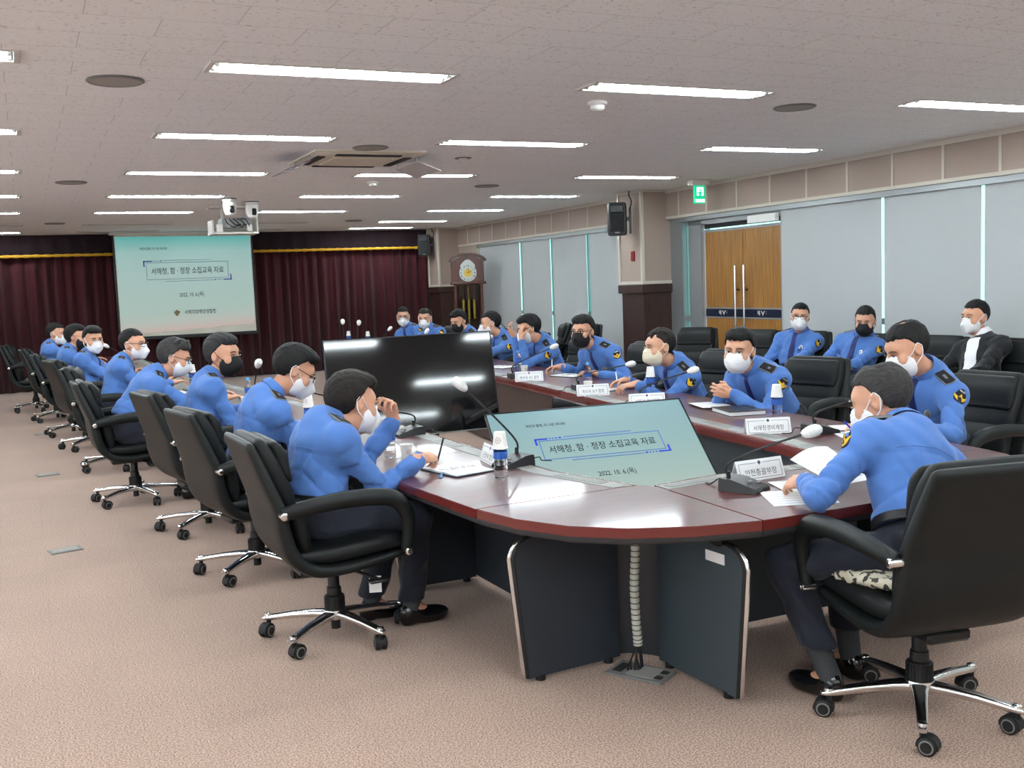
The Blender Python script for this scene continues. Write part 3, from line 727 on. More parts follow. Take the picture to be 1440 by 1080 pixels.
    def stripe(name, m, pts, wid, th=.004, start=.22):
        """a strip of cloth lying on the chest: (across, up) points"""
        bb = MB(); rows = []
        tt = np.linspace(0, len(pts)-1, 4*len(pts)-3); ii = np.arange(len(pts)); pts = list(zip(np.interp(tt, ii, [q[0] for q in pts]), np.interp(tt, ii, [q[1] for q in pts]))); wid = np.interp(tt, ii, wid)
        for (x, z), wd in zip(pts, wid):
            row = []
            for xx in (-wd, -wd*.66, -wd*.33, 0, wd*.33, wd*.66, wd):
                p = Sf.hit(S+R1*(x+xx)+U*z+Fw*start, -Fw, start*1.4, 0); row.append(p)
            rows.append(row)
        f = [[p+Fw*th for p in r] for r in rows]
        for A in (f,):
            V = [p for r in A for p in r]+[p-Fw*.002 for r in rows for p in r]; k = 7; N = len(A)
            fs = [(i*k+j, i*k+j+1, (i+1)*k+j+1, (i+1)*k+j) for i in range(N-1) for j in range(k-1)]
            o = N*k; edge = [i*k for i in range(N)]; e2 = [i*k+k-1 for i in range(N)]
            for i in range(N-1): fs += [(edge[i], edge[i+1], o+edge[i+1], o+edge[i]), (e2[i+1], e2[i], o+e2[i], o+e2[i+1])]
            fs += [(j+1, j, o+j, o+j+1) for j in range(k-1)]+[((N-1)*k+j, (N-1)*k+j+1, o+(N-1)*k+j+1, o+(N-1)*k+j) for j in range(k-1)]
            bb.add(V, fs)
        return bb.build(name, m, root)
    if outfit == 'suit':
        stripe('shirt_front', m_whiteshirt, [(0, -.03), (0, -.1), (0, -.18), (0, -.26), (0, -.34), (0, -.42)], [.05, .06, .062, .058, .05, .04], .007)
        stripe('lapel', m_blackcloth, [(.07, -.02), (.082, -.1), (.078, -.2), (.066, -.3)], [.015, .028, .024, .012], .008); stripe('lapel', m_blackcloth, [(-.07, -.02), (-.082, -.1), (-.078, -.2), (-.066, -.3)], [.015, .028, .024, .012], .008)
    elif tie:
        b_ = [(0, .0), (0, -.05), (0, -.12), (0, -.2), (0, -.28), (0, -.36)]
        stripe('tie', m_tie, b_, [.016, .017, .022, .027, .031, .034], .007)
    if outfit == 'uniform' and patches:
        def decal(base, t1, t2, nrmv, polys, up_=.1):
            bb = MB()
            for poly, mi, lift in polys:
                c = np.mean(np.array(poly), 0); vs = []
                for (u, w_) in [tuple(c)]+list(poly):
                    vs.append(Sf.hit(base+t1*u+t2*w_+nrmv*up_, -nrmv, up_*1.8, 0)+nrmv*lift)
                k = len(poly); bb.add(vs+[q-nrmv*(lift+.004) for q in vs[1:]], [(0, 1+j, 1+(j+1) % k) for j in range(k)]+[(1+j, k+1+j, k+1+(j+1) % k, 1+(j+1) % k) for j in range(k)], mi)
            return bb
        for i, kx in ((1, -1), (0, 1)):
            ua = nrm(El[i]-Sh[i]); out = nrm(R1*kx*.9+U*.25+Fw*.25); out = nrm(out-ua*(out@ua)); t1 = np.cross(ua, out)*1.; base = Sh[i]+ua*.055*s
            m_ = .072*s; sh = [(x*m_*.95, y*m_) for x, y in SH_OUT]
            sg = 1
            wing = [(0, -.016), (.012, .002), (.036, -.012), (.033, -.002), (.024, .008), (.012, .02), (0, .026), (-.012, .02), (-.024, .008), (-.033, -.002), (-.036, -.012), (-.012, .002)]
            wing = [(x*s, (.006+y)*s) for x, y in wing]
            top = [(-.016, -.02), (-.016, -.026), (.016, -.026), (.016, -.02)]
            top = [(x*s, y*s) for x, y in top]
            b = decal(base, t1, ua, out, [(sh, 0, .0025), (wing, 1, .0045), (top, 2, .0045)]) if i else None
            if b: b.build('arm_patch', [m_patchblk, m_patchyel, m_silver], root, 60)
            # shoulder board with a pale edge and insignia
            bs = S*.38+Sh[i]*.62+Fw*.008; d_ = nrm(Sh[i]-S); q = np.cross(d_, Fw); q = q*(1 if q@U > 0 else -1)
            fwd2 = np.cross(q, d_)
            bd = [(-.05, -.026), (.045, -.026), (.053, 0), (.045, .026), (-.05, .026)]
            ins = [(-.02, -.008), (.022, -.008), (.022, .008), (-.02, .008)]
            b = decal(bs, d_, fwd2, q, [([(x*s*1.12, y*s*1.18) for x, y in bd], 1, .006), ([(x*s, y*s) for x, y in bd], 0, .008), ([(x*s*.8, y*s*.8) for x, y in ins], 1, .0095)]); b.build('epaulette', [m_patchblk, m_greyrim], root, 60)
        if badge:
            oval = [(.017*math.cos(q), .024*math.sin(q)) for q in [2*PI*j/14 for j in range(14)]]
            b = decal(S-R1*.085*s-U*.17*s, R1, U, Fw, [(oval, 0, .005), ([(x*.6, y*.6) for x, y in oval], 1, .008)], .2); b.build('chest_badge', [m_silver, m_greyrim], root, 60)
            if near or res < .011:
                for kx in (1, -1):
                    pk = [(-.045, .014), (-.045, -.008), (0, -.022), (.045, -.008), (.045, .014)]
                    b = decal(S+R1*.088*kx*s-U*.205*s, R1, U, Fw, [(pk, 0, .004)], .2); b.build('pocket_flap', m_shirt, root, 60)
    # head pieces
    HT = mat4((HR*hs).T, H)
    def piece(nm, me, m=None):
        o = link(nm, me, root); o.matrix_local = Matrix(HT.tolist())
        if m:
            o.material_slots[0].link = 'OBJECT'; o.material_slots[0].material = m
        return o
    piece('hair', hair_mesh(hairstyle), hairmat or m_hair)
    if mask:
        a_, b_ = mask_mesh(mask); mk = piece('mask', a_, maskmat or m_mask)
        for bb in b_:
            lp = link('ear_loop', bb, mk); lp.material_slots[0].link = 'OBJECT'; lp.material_slots[0].material = maskmat or m_mask
    if glasses: piece('spectacles', glasses_mesh())
    for e in eyes_mesh(): piece('eye', e)
    return root
# ---------------------------------------------------------------- the executive chair (faces +y, origin on the floor under the gas lift)
def sweep(stations, n=24, e=4.):
    """padded band: stations of (y, z, width, thickness) joined by rounded sections"""
    pts = [v3((0, s[0], s[1])) for s in stations]; R = []
    K = len(pts)
    for i, s in enumerate(stations):
        t = nrm(pts[min(i+1, K-1)]-pts[max(i-1, 0)]); nr = np.cross(v3((1, 0, 0)), t)
        ring = []
        for j in range(n):
            q = 2*PI*j/n; c, sn = math.cos(q), math.sin(q)
            ring.append(pts[i]+v3((1, 0, 0))*s[2]/2*math.copysign(abs(c)**(2/e), c)+nr*s[3]/2*math.copysign(abs(sn)**(2/e), sn))
        R.append(ring)
    return R
def dense(st, k=5):
    A = np.array(st); P = spline([tuple(r[:3]) for r in A], k); Q = spline([(r[3], 0, 0) for r in A], k)
    return [(p[0], p[1], p[2], q[0]) for p, q in zip(P, Q)]
def pad(st, e=4., cap=.55):
    """round off both ends of a swept cushion"""
    d = dense(st); out = []
    def end(a, b, sg):
        t = v3((a[0]-b[0], a[1]-b[1], 0)); t /= np.linalg.norm(t); h = a[3]*cap
        r = []
        for q in (80, 55, 30):
            f = math.sin(math.radians(q)); g = math.cos(math.radians(q))
            r.append((a[0]+t[0]*h*f, a[1]+t[1]*h*f, a[2]-a[3]*(1-g)*1.1, max(a[3]*g, .004)))
        return r
    return sweep(end(d[0], d[1], 1)+d+end(d[-1], d[-2], 1)[::-1], e=e)
def make_chair(cat='chair', pillow=True):
    t = empty('office_chair', (0, 0, 0)); tag(t, None, cat)
    shell = [(-.385, 0.937, .47, .045), (-.35, 0.844, .50, .055), (-.315, 0.748, .53, .06), (-.285, 0.659, .55, .065), (-.27, 0.56, .555, .07), (-.235, 0.455, .55, .07), (-.15, 0.385, .54, .065), (-.02, 0.372, .53, .055), (.12, 0.385, .52, .05), (.25, 0.405, .50, .04)]
    MB().rings(pad(shell, 5)).build('shell', m_lthr, t, 60)
    up = [(-.335, 0.933, .43, .075), (-.31, 0.874, .45, .10), (-.275, 0.792, .455, .095), (-.245, 0.718, .45, .085), (-.23, 0.678, .44, .07)]
    MB().rings(pad(up, 4)).build('upper_back_cushion', m_lthr2, t, 60)
    lowc = [(-.225, 0.667, .44, .075), (-.2, 0.615, .45, .09), (-.185, 0.54, .45, .09), (-.175, 0.48, .44, .07)]
    MB().rings(pad(lowc, 4)).build('lower_back_cushion', m_lthr2, t, 60)
    seat = [(-.2, 0.44, .46, .07), (-.08, 0.435, .48, .09), (.06, 0.445, .49, .095), (.18, 0.455, .49, .09), (.255, 0.45, .48, .065)]
    MB().rings(pad(seat, 4)).build('seat_cushion', m_lthr2, t, 60)
    if pillow:
        hp = [(-.275, 0.929, .42, .05), (-.255, 0.889, .43, .07), (-.24, 0.822, .43, .06), (-.225, 0.792, .42, .035)]
        MB().rings(pad(hp, 4)).build('headrest_pad', m_lthr2, t, 60)
    for sx in (-1, 1):
        p = spline([(sx*.285, -.285, .655), (sx*.305, -.2, .675), (sx*.312, -.05, .69), (sx*.314, .1, .688), (sx*.312, .2, .665), (sx*.308, .252, .60), (sx*.302, .262, .52), (sx*.29, .255, .435)], 5)
        r = [.026+.008*math.sin(PI*min(1, i/(len(p)-1)*1.15)) for i in range(len(p))]
        a = MB().tube(p, r, 12, flat=(1, 1.12)).build('armrest', m_lthr, t, 60)
        for (y, z) in ((-.285, .652), (.255, .425)):
            k = MB().tube([(sx*.262, y, z), (sx*.315, y, z), (sx*.318, y, z)], [.017, .017, .013], 14); k.tube([(sx*.318, y, z), (sx*.321, y, z)], [.009, .008], 10); k.build('knob', m_chrome, a)
    m = MB(); m.box((0, -.02, .335), (.17, .3, .045), None, 0, .012); m.tube([(.06, .05, .325), (.2, .1, .315), (.27, .11, .312)], [.008, .008, .014], 8); m.box((.29, .115, .312), (.05, .09, .012), None, 0, .004)
    m.build('tilt_mechanism', m_plast, t)
    g = MB().lathe([(.02, .34), (.026, .33), (.026, .235), (.032, .233), (.034, .20), (.038, .198), (.043, .195), (.045, .12), (.040, .105)], 24)
    for j in range(24):
        q = 2*PI*j/24; g.box((.0445*math.cos(q), .0445*math.sin(q), .155), (.004, .004, .07), rotz(q))
    g.cyl((0, 0, .04), (0, 0, .12), .022, 14); g.build('gas_lift', m_plast, t)
    b = MB(); b.lathe([(.03, .085), (.052, .09), (.055, .115), (.05, .13), (.03, .133)], 24)
    for j in range(5):
        q = 2*PI*j/5+.35; d = v3((math.cos(q), math.sin(q), 0)); sd = v3((-d[1], d[0], 0)); R = []
        for rr, w, zt, zb in ((.03, .062, .128, .09), (.1, .052, .126, .092), (.2, .044, .117, .088), (.29, .038, .104, .078), (.325, .036, .098, .076), (.345, .024, .092, .078)):
            ring = []
            for k in range(14):
                u = 2*PI*k/14; c, s_ = math.cos(u), math.sin(u)
                ring.append(d*rr+sd*w/2*math.copysign(abs(c)**.6, c)+v3((0, 0, (zt+zb)/2+(zt-zb)/2*math.copysign(abs(s_)**.6, s_))))
            R.append(ring)
        b.rings(R)
        b.tube([d*.318+v3((0, 0, .095)), d*.318+v3((0, 0, .104)), d*.318+v3((0, 0, .108))], [.018, .016, .008], 12)
    b.build('star_base', m_chrome, t, 50)
    for j in range(5):
        q = 2*PI*j/5+.35; d = v3((math.cos(q), math.sin(q), 0)); a = q*2.3+.6
        ax = v3((math.cos(a), math.sin(a), 0)); c = d*.318+v3((-ax[1], ax[0], 0))*.018+v3((0, 0, .031))
        k = MB()
        for sg in (-1, 1):
            k.tube([c+ax*sg*.006, c+ax*sg*.008, c+ax*sg*.022, c+ax*sg*.026], [.026, .031, .031, .026], 18)
            k.tube([c+ax*sg*.0262, c+ax*sg*.0275], [.024, .0235], 18, 1); k.tube([c+ax*sg*.0276, c+ax*sg*.029], [.019, .018], 18, 0)
        pr = v3((-ax[1], ax[0], 0))
        hood = [[c+pr*math.cos(u)*rr+v3((0, 0, math.sin(u)*rr))+ax*x for u in [math.radians(q_) for q_ in range(-10, 200, 20)]]+[c+pr*math.cos(u)*(rr-.004)+v3((0, 0, math.sin(u)*(rr-.004)))+ax*x for u in [math.radians(q_) for q_ in range(190, -20, -20)]] for x, rr in ((-.02, .036), (.02, .036))]
        k.rings(hood); k.cyl(d*.318+v3((0, 0, .05)), d*.318+v3((0, 0, .085)), .011, 10)
        k.build('caster', [m_rubber, m_greyrim], t)
    return t
# ---------------------------------------------------------------- the room
def struct(o): return tag(o, kind='structure')
struct(MB().box((1.2, 8.5, -.05), (13.6, 24, .1)).build('floor', m_carpet))
LX = [-.578, 1.555, 3.694, 6.200]; LY = [5.284, 7.613, 9.943, 12.269, 14.611, 16.981, 18.737]
WX = lambda y: 7.382+.0244*y                        # the window wall runs very slightly askew
OFF = {(1, 5), (2, 5), (1, 6), (2, 6), (0, 5)}
FL, FW = 1.27, .22
lamps = [(x, y+.052, (i, j) in OFF) for i, x in enumerate(LX) for j, y in enumerate(LY)]
lamps += [(x, 2.955+.052, False) for x in LX]+[(x, .63+.052, False) for x in LX]+[(x, -1.7+.052, False) for x in LX]
lamps += [(-2.71, y+.052, False) for y in (2.955, 7.613, 12.269, 16.981)]
xs = sorted({-5.6, 8.05}|{x+s*FL/2 for x, _, _ in lamps for s in (-1, 1)}); ys = sorted({-3.6, 20.4}|{y+s*FW/2 for _, y, _ in lamps for s in (-1, 1)})
cm = MB()
for a, b in zip(xs, xs[1:]):
    for c, d in zip(ys, ys[1:]):
        mx, my = (a+b)/2, (c+d)/2
        if any(abs(mx-x) < FL/2 and abs(my-y) < FW/2 for x, y, _ in lamps): continue
        cm.add([(a, c, CEIL), (a, d, CEIL), (b, d, CEIL), (b, c, CEIL)], [(0, 1, 2, 3)])
cm.box((1.2, 8.4, CEIL+.2), (13.8, 24.2, .08))  # unseen slab above the tiles, added to keep light from leaking in
struct(cm.build('ceiling', m_ceil))
# one recessed lamp: reflector trough, frame, two tubes with end caps
def make_lamp(on):
    t = empty('ceiling_lamp', (0, 0, CEIL)); tag(t, None, 'ceiling light')
    r = MB(); a, b, d = FL/2-.002, FW/2-.002, .075
    r.add([(-a, -b, 0), (a, -b, 0), (a, b, 0), (-a, b, 0), (-a+.02, -b+.05, d), (a-.02, -b+.05, d), (a-.02, b-.05, d), (-a+.02, b-.05, d)],
          [(0, 1, 5, 4), (1, 2, 6, 5), (2, 3, 7, 6), (3, 0, 4, 7), (4, 5, 6, 7)])
    r.build('reflector', m_refl, t)
    f = MB()
    for sx in (-1, 1): f.box((sx*(a+.004), 0, -.004), (.03, FW+.02, .012), None, 0, .003)
    for sy in (-1, 1): f.box((0, sy*(b+.004), -.003), (FL+.01, .012, .008))
    f.build('frame', m_lampend, t)
    for sy in (-1, 1):
        MB().tube([(-.595, sy*.052, .008), (.595, sy*.052, .008)], .018, 12).build('tube', m_tube if on else m_tubeoff, t)
        for sx in (-1, 1): MB().box((sx*.606, sy*.052, .014), (.02, .034, .05), None, 0, .004).build('tube_holder', m_white, t)
    return t
on_p, off_p = make_lamp(True), make_lamp(False); used = {True: False, False: False}
cols = ['cut off column at left', 'column above the left row', 'column above the table ring', 'column beside the windows']
rows = ['nearest', 'second nearest', 'third nearest', 'fourth nearest', 'fifth nearest', 'sixth nearest', 'farthest']
for x, y, off in lamps:
    on = not off; p = on_p if on else off_p
    key = [(i, j) for i, xx in enumerate(LX) for j, yy in enumerate(LY) if abs(xx-x) < .01 and abs(yy+.052-y) < .01]
    lab = f"{'lit' if on else 'unlit'} twin tube ceiling lamp, {rows[key[0][1]]} in the {cols[key[0][0]]}" if key else 'lit twin tube ceiling lamp over the open floor behind the photographer'
    place(p, not used[on], (x, y, CEIL), 0, lab, 'recessed tube lamps in the ceiling'); used[on] = True

# walls
def wall_seg(name, y0, y1, z0, z1, m, x0=0., x1=.1):
    b = MB().prism([(WX(y0)+x0, y0), (WX(y0)+x1, y0), (WX(y1)+x1, y1), (WX(y1)+x0, y1)], z0, z1)
    return b.build(name, m)
b = MB().prism([(WX(-3.5), -3.5), (WX(-3.5)+.3, -3.5), (WX(20.3)+.3, 20.3), (WX(20.3), 20.3)], 2.33, CEIL)
struct(b.build('wall_right', m_wallp))
b = MB()
def wbox(b, y, w, z0, z1, x0, x1, mi=0): b.prism([(WX(y-w/2)+x0, y-w/2), (WX(y-w/2)+x1, y-w/2), (WX(y+w/2)+x1, y+w/2), (WX(y+w/2)+x0, y+w/2)], z0, z1, mi)
yy = 6.24-.615*15
while yy < 19:
    if not 11.3 < yy < 12.0: wbox(b, yy, .028, 2.33, 2.66, -.008, .02)
    yy += .613
wbox(b, 8.4, 23.6, 2.318, 2.352, -.012, .02); wbox(b, 8.4, 23.6, 2.652, CEIL, -.02, .02)
struct(b.build('trim_1', m_trim))
b = MB(); wbox(b, 3.9, 14.6, 2.262, 2.318, .012, .1); wbox(b, 15.2, 6.6, 2.262, 2.318, .012, .1)
struct(b.build('trim_2', m_alu))
b = MB(); wbox(b, 2.7, 12.3, 0, .085, .01, .1); wbox(b, 15.2, 6.6, 0, .085, .01, .1)
struct(b.build('baseboard_right', m_alu))
# glazing behind the blinds, each bay a pane in a frame
bays = [(-2.2, -1.), (-1., .22), (.22, 1.45), (1.45, 2.7), (2.7, 3.95), (3.95, 5.2), (5.2, 6.43), (6.43, 7.617), (7.617, 9.17), (12.0, 12.44), (12.44, 13.696), (13.696, 14.946), (14.946, 16.152), (16.152, 18.05)]
for i, (y0, y1) in enumerate(bays):
    w = MB(); wbox(w, (y0+y1)/2, y1-y0-.02, .1, 2.3, .165, .171); o = struct(w.build(f'window_{i+1}', m_glassteal))
    f = MB()
    for z0, z1 in ((.08, .12), (1.02, 1.08), (2.28, 2.33)): wbox(f, (y0+y1)/2, y1-y0, z0, z1, .15, .2)
    for y in (y0+.2, ): wbox(f, y, .04, .08, 2.33, .15, .2)
    f.build('window_frame', m_alu, o)
blind_lab = ['grey roller blind behind the photographer' if y1 < 3 else None for y0, y1 in bays]
nm = {3.95: 'grey roller blind cut by the right picture edge', 5.2: 'grey roller blind behind the man in a black suit', 6.43: 'grey roller blind between the two gaps, behind the empty chair', 7.617: 'wide grey roller blind beside the wooden doors',
      12.0: 'narrow grey roller blind beside the brown pillar', 12.44: 'grey roller blind, second left of the brown pillar', 13.696: 'grey roller blind, third left of the brown pillar', 14.946: 'grey roller blind, fourth left of the brown pillar', 16.152: 'wide grey roller blind beside the grandfather clock', 2.7: 'grey roller blind just outside the right picture edge'}
for y0, y1 in bays:
    if y0 < 2.6: lab = 'grey roller blind behind the photographer'
    else: lab = nm[y0]
    t = empty('roller_blind', (WX((y0+y1)/2), (y0+y1)/2, 0), 0, lab, 'blind', 'grey roller blinds along the windows')
    g_ = .05 if y0 > 11 else .021; a, c = y0+g_, y1-g_; k = MB(); n = 14; R = []
    for j in range(n+1):
        y = a+(c-a)*j/n; x = WX(y)-WX((y0+y1)/2)+.05+.002*math.sin(j*1.7); R.append((x, y-(y0+y1)/2))
    vs = [(x, y, z) for z in (.1, 2.262) for x, y in R]+[(x+.003, y, z) for z in (.1, 2.262) for x, y in R]; m_ = n+1
    k.add(vs, [(j, j+1, m_+j+1, m_+j) for j in range(n)]+[(2*m_+j+1, 2*m_+j, 3*m_+j, 3*m_+j+1) for j in range(n)]+[(0, m_, 3*m_, 2*m_), (n, 2*m_+n, 3*m_+n, m_+n)])
    k.build('blind_cloth', m_blind, t)
    q = MB().tube([(R[0][0], R[0][1], .095), (R[-1][0], R[-1][1], .095)], .012, 10); q.build('bottom_bar', m_alu, t)
    q = MB().tube([(R[0][0]+.03, R[0][1], 2.285), (R[-1][0]+.03, R[-1][1], 2.285)], .024, 12); q.build('roller', m_alu, t)
# wall left, behind, and the strips that close the window wall
wl_ = MB(); wl_.box((-5.6, 8.4, .4), (.2, 24, .8)); wl_.box((-5.6, 8.4, 2.62), (.2, 24, .25)); wl_.box((-5.6, 16, 1.65), (.2, 9, 1.7)); wl_.box((-5.6, -3.5, 1.65), (.2, .2, 1.7))
for py in (-.6, 2.4, 5.4, 8.4): wl_.box((-5.6, py, 1.65), (.2, .3, 1.7))
struct(wl_.build('wall_left', m_wall))
for i, py in enumerate((-2.1, .9, 3.9, 6.9, 9.9)):
    k = MB()
    for y in (-1.33, 0, 1.33): k.box((-5.6, py+y, 1.65), (.06, .05, 1.7))
    for z in (.82, 2.0, 2.48): k.box((-5.6, py, z), (.06, 2.7, .05))
    struct(k.build(f'window_{30+i}', m_alu))
struct(MB().box((1.2, -3.6, 1.35), (13.6, .1, 2.9)).build('wall_back', m_wall))
struct(MB().box((1.2, 20.35, 1.35), (13.6, .1, 2.9)).build('wall_front', m_wall))
b = MB(); wbox(b, -2.85, 1.3, 0, 2.33, 0, .2); wbox(b, 18.6, 1.1, 0, 2.33, 0, .2); wbox(b, 19.7, 1.3, 0, 2.33, 0, .2)
struct(b.build('wall_right_2', m_wallp))
struct(MB().box((-5.54, 8.4, .05), (.02, 23.8, .1)).build('baseboard_left', m_brown))
# pillars with brown wainscot
def pillar(name, x0, x1, y0, y1, zw):
    o = MB().box(((x0+x1)/2, (y0+y1)/2, (zw+CEIL)/2), (x1-x0, y1-y0, CEIL-zw)).build(name, m_wallp); struct(o)
    t = MB()
    for x, y in ((x0, y0), (x0, y1)): t.box((x-.002, y-.002, (zw+CEIL)/2), (.04, .04, CEIL-zw))
    t.box(((x0+x1)/2-.004, (y0+y1)/2-.004, zw+.02), (x1-x0+.02, y1-y0+.02, .04)); t.box(((x0+x1)/2-.004, (y0+y1)/2-.004, CEIL-.015), (x1-x0+.02, y1-y0+.02, .03))
    t.build('pillar_trim', m_trim, o)
    w = MB().box(((x0+x1)/2, (y0+y1)/2, (zw-.12)/2), (x1-x0-.02, y1-y0-.02, zw-.12)); w.box(((x0+x1)/2-.01, (y0+y1)/2, zw-.06), (x1-x0+.05, y1-y0+.05, .115), None, 0, .008)
    w.build('wainscot', m_brown, o)
    return o
pillar('pillar', 7.274, 7.85, 11.408, 11.96, 1.49)
pillar('pillar', 7.42, 8.0, 19.0, 19.55, 1.55)
# double doors
dy = [9.18, 9.93, 10.70]
for i in (0, 1):
    y0, y1 = dy[i]+.008, dy[i+1]-.008; yc = (y0+y1)/2; o = MB(); wbox(o, yc, y1-y0, .02, 2.105, .10, .14)
    d = struct(o.build(f'door_{i+1}', m_oak))
    n = MB(); wbox(n, yc, y1-y0+.002, 1.065, 1.155, .094, .146); n.build('navy_band', mat('navy_film', srgb(20, 26, 48), .3), d)
    e = MB(); T = mat4(np.array([[0, 0, -1], [-1, 0, 0], [0, 1, 0]]).astype(float), (WX(yc)+.0925, yc, 1.11))
    add_text(e, '해', .06, T@mat4(np.eye(3), (-.075, 0, 0)), bold=.001); add_text(e, '경', .06, T@mat4(np.eye(3), (.075, 0, 0)), bold=.001)
    for s in (-1, 1): e.plate([(0, -.03), (s*.012, -.005), (s*.035, .028), (s*.022, .03), (s*.004, .005)], T, .001)
    e.build('band_lettering', m_white, d)
    p = MB()
    for z0, z1 in ((2.1, 2.13), (.0, .04), (1.045, 1.062), (1.158, 1.175)): wbox(p, yc, y1-y0, z0, z1, .092, .148)
    p.build('door_rail', m_alu, d)
    s = 1 if i == 0 else -1; hy = dy[1]-s*.085
    h = MB().tube([(WX(hy)+.045, hy, .38), (WX(hy)+.045, hy, 1.68)], .016, 14)
    for z in (.55, 1.42): h.tube([(WX(hy)+.045, hy, z), (WX(hy)+.1, hy, z)], .008, 8)
    h.build('door_handle', m_chrome, d)
    l = MB(); ly = hy-s*.0; wbox(l, hy+s*.0, .02, 1.38, 1.4, .06, .1); l.build('lock', m_plast, d)
b = MB(); wbox(b, 11.28, .3, 0, 2.33, .05, .2); wbox(b, 10.86, .28, 0, 2.318, .06, .2); wbox(b, 10.1, 1.9, 2.2, 2.318, .06, .2); wbox(b, 9.16, .04, 0, 2.3, .06, .2)
wbox(b, 11.06, .14, 1.0, 1.06, .08, .16)
struct(b.build('door_frame', m_alu))
b = MB(); wbox(b, 11.06, .14, 0, 2.3, .11, .117); struct(b.build('window_20', m_glassteal))
b = MB(); wbox(b, 9.95, 1.5, 2.15, 2.2, .10, .13); struct(b.build('trim_3', m_dark))
b = MB(); wbox(b, 9.95, 1.5, 2.13, 2.15, .11, .118); struct(b.build('window_21', m_glassteal))
t = MB(); wbox(t, 9.45, .5, 2.15, 2.235, .0, .055); tag(t.build('door_closer', m_white), 'white closer box above the right wooden door', 'door closer')
# exit sign
t = empty('exit_sign', (7.3, 10.18, 0), 0, 'green lit emergency exit sign under a white ceiling box', 'exit sign')
MB().box((0, 0, 2.665), (.27, .1, .07), None, 0, .01).build('housing', m_lampend, t)
m_exit = mat('exit_green_light', srgb(16, 176, 128), .4, emit=1.1); m_exitw = mat('exit_white_light', srgb(235, 255, 245), .4, emit=1.3)
pn = MB().box((0, 0, 2.525), (.155, .03, .21), None, 0, .006).build('panel', m_exit, t)
e = MB(); T = mat4(np.array([[1, 0, 0], [0, 0, -1], [0, 1, 0]]).astype(float), (0, -.0155, 2.525))
e.plate([(-.045, -.015), (.05, -.015), (.05, .085), (-.045, .085)], T, .0008)
e.build('door_shape', m_exitw, t)
e = MB(); T2 = T.copy(); T2[1, 3] -= .001
ring = lambda cx, cy, r, n=12: [(cx+r*math.cos(2*PI*i/n), cy+r*math.sin(2*PI*i/n)) for i in range(n)]
e.plate(ring(.008, .052, .013), T2, .001)
for q in ([(-.012, .035), (.022, .035), (.016, -.012), (-.014, -.012)], [(-.014, -.01), (.002, -.01), (-.03, -.055), (-.045, -.055)], [(.0, -.01), (.016, -.01), (.035, -.035), (.026, -.045)], [(-.012, .035), (-.004, .024), (-.032, .0), (-.04, .008)], [(.02, .034), (.016, .022), (.04, .008), (.046, .017)]): e.plate(q, T2, .001)
e.build('running_figure', m_exit, t)
e = MB(); e.plate([(-.065, -.09), (.065, -.09), (.065, -.055), (-.065, -.055)], T2, .0008); e.build('light_strip', m_exitw, t)
tag(MB().box((7.262, 11.62, 1.86), (.03, .075, .13), None, 0, .008).build('fire_alarm_lamp', mat('alarm_red', srgb(132, 26, 32), .4)), 'small red alarm box on the pillar below the speaker', 'alarm')
# loudspeakers on the pillars
def make_speaker():
    t = empty('wall_speaker'); tag(t, None, 'loudspeaker')
    P = [(-.125, 0), (-.105, .03), (.105, .03), (.125, 0), (.11, -.2), (.07, -.25), (-.07, -.25), (-.11, -.2)]
    k = MB(); R = []
    for z, s_ in ((-.21, .82), (-.205, .93), (-.17, 1), (.15, 1), (.2, .93), (.21, .8)): R.append([(x*s_, -y*s_*.9, z) for x, y in P])
    k.rings(R); k.build('cabinet', m_plast, t, 35)
    g = MB(); g.box((0, -.033, -.045), (.19, .02, .25), None, 0, .008); g.tube([(0, -.04, -.06), (0, -.05, -.06), (0, -.046, -.06)], [.085, .08, .06], 24); g.build('woofer_grille', mat('speaker_grille', srgb(30, 31, 33), .7, bump=.4, bscale=600), t)
    h = MB().box((0, -.032, .13), (.17, .02, .1), None, 0, .012); h.build('horn', mat('horn_black', srgb(14, 15, 17), .35), t)
    MB().box((0, -.045, -.175), (.06, .008, .022), None, 0, .003).build('badge', m_greyrim, t)
    r = MB().box((.17, .12, -.02), (.025, .09, .34), None, 0, .006); r.box((.13, .1, 0), (.1, .03, .05)); r.build('bracket', m_plast, t)
    c = MB().tube(spline([(.16, .1, .1), (.19, .09, .22), (.16, .08, .3), (.17, .09, .38)], 5), .008, 8); c.build('cable', m_plast, t)
    return t
sp = make_speaker()
place(sp, True, (7.0, 11.56, 2.34), math.radians(-30), 'black loudspeaker on the near brown pillar, above the red alarm box', 'black wall loudspeakers')
place(sp, False, (7.2, 19.2, 2.37), math.radians(-26), 'black loudspeaker beside the grandfather clock, at the end of the curtain', 'black wall loudspeakers')
# stage curtain
def wave(name, x0, x1, y, z0, z1, amp, per, m, th=.012, jit=0):
    n = int((x1-x0)/per*10); pts = []; ph = 0
    for i in range(n+1):
        x = x0+(x1-x0)*i/n; ph += 2*PI/10*(1+jit*math.sin(i*.37)+jit*.6*math.sin(i*.113+1)); pts.append((x, y+amp*math.sin(ph)*(1+.35*math.sin(i*.21))+amp*.25*math.sin(2.3*ph)))
    k = MB(); m_ = n+1; vs = [(x, yy_, z) for z in (z0, z1) for x, yy_ in pts]+[(x, yy_+th, z) for z in (z0, z1) for x, yy_ in pts]
    k.add(vs, [(j, j+1, m_+j+1, m_+j) for j in range(n)]+[(2*m_+j+1, 2*m_+j, 3*m_+j, 3*m_+j+1) for j in range(n)]+[(j+1, j, 2*m_+j, 2*m_+j+1) for j in range(n)])
    return k.build(name, m, None, 180)
tag(wave('stage_curtain', -5.4, 1.6, 19.8, .015, 2.42, .05, .21, m_curt, jit=.25), 'left half of the maroon pleated stage curtain, behind the projection screen', 'curtain')
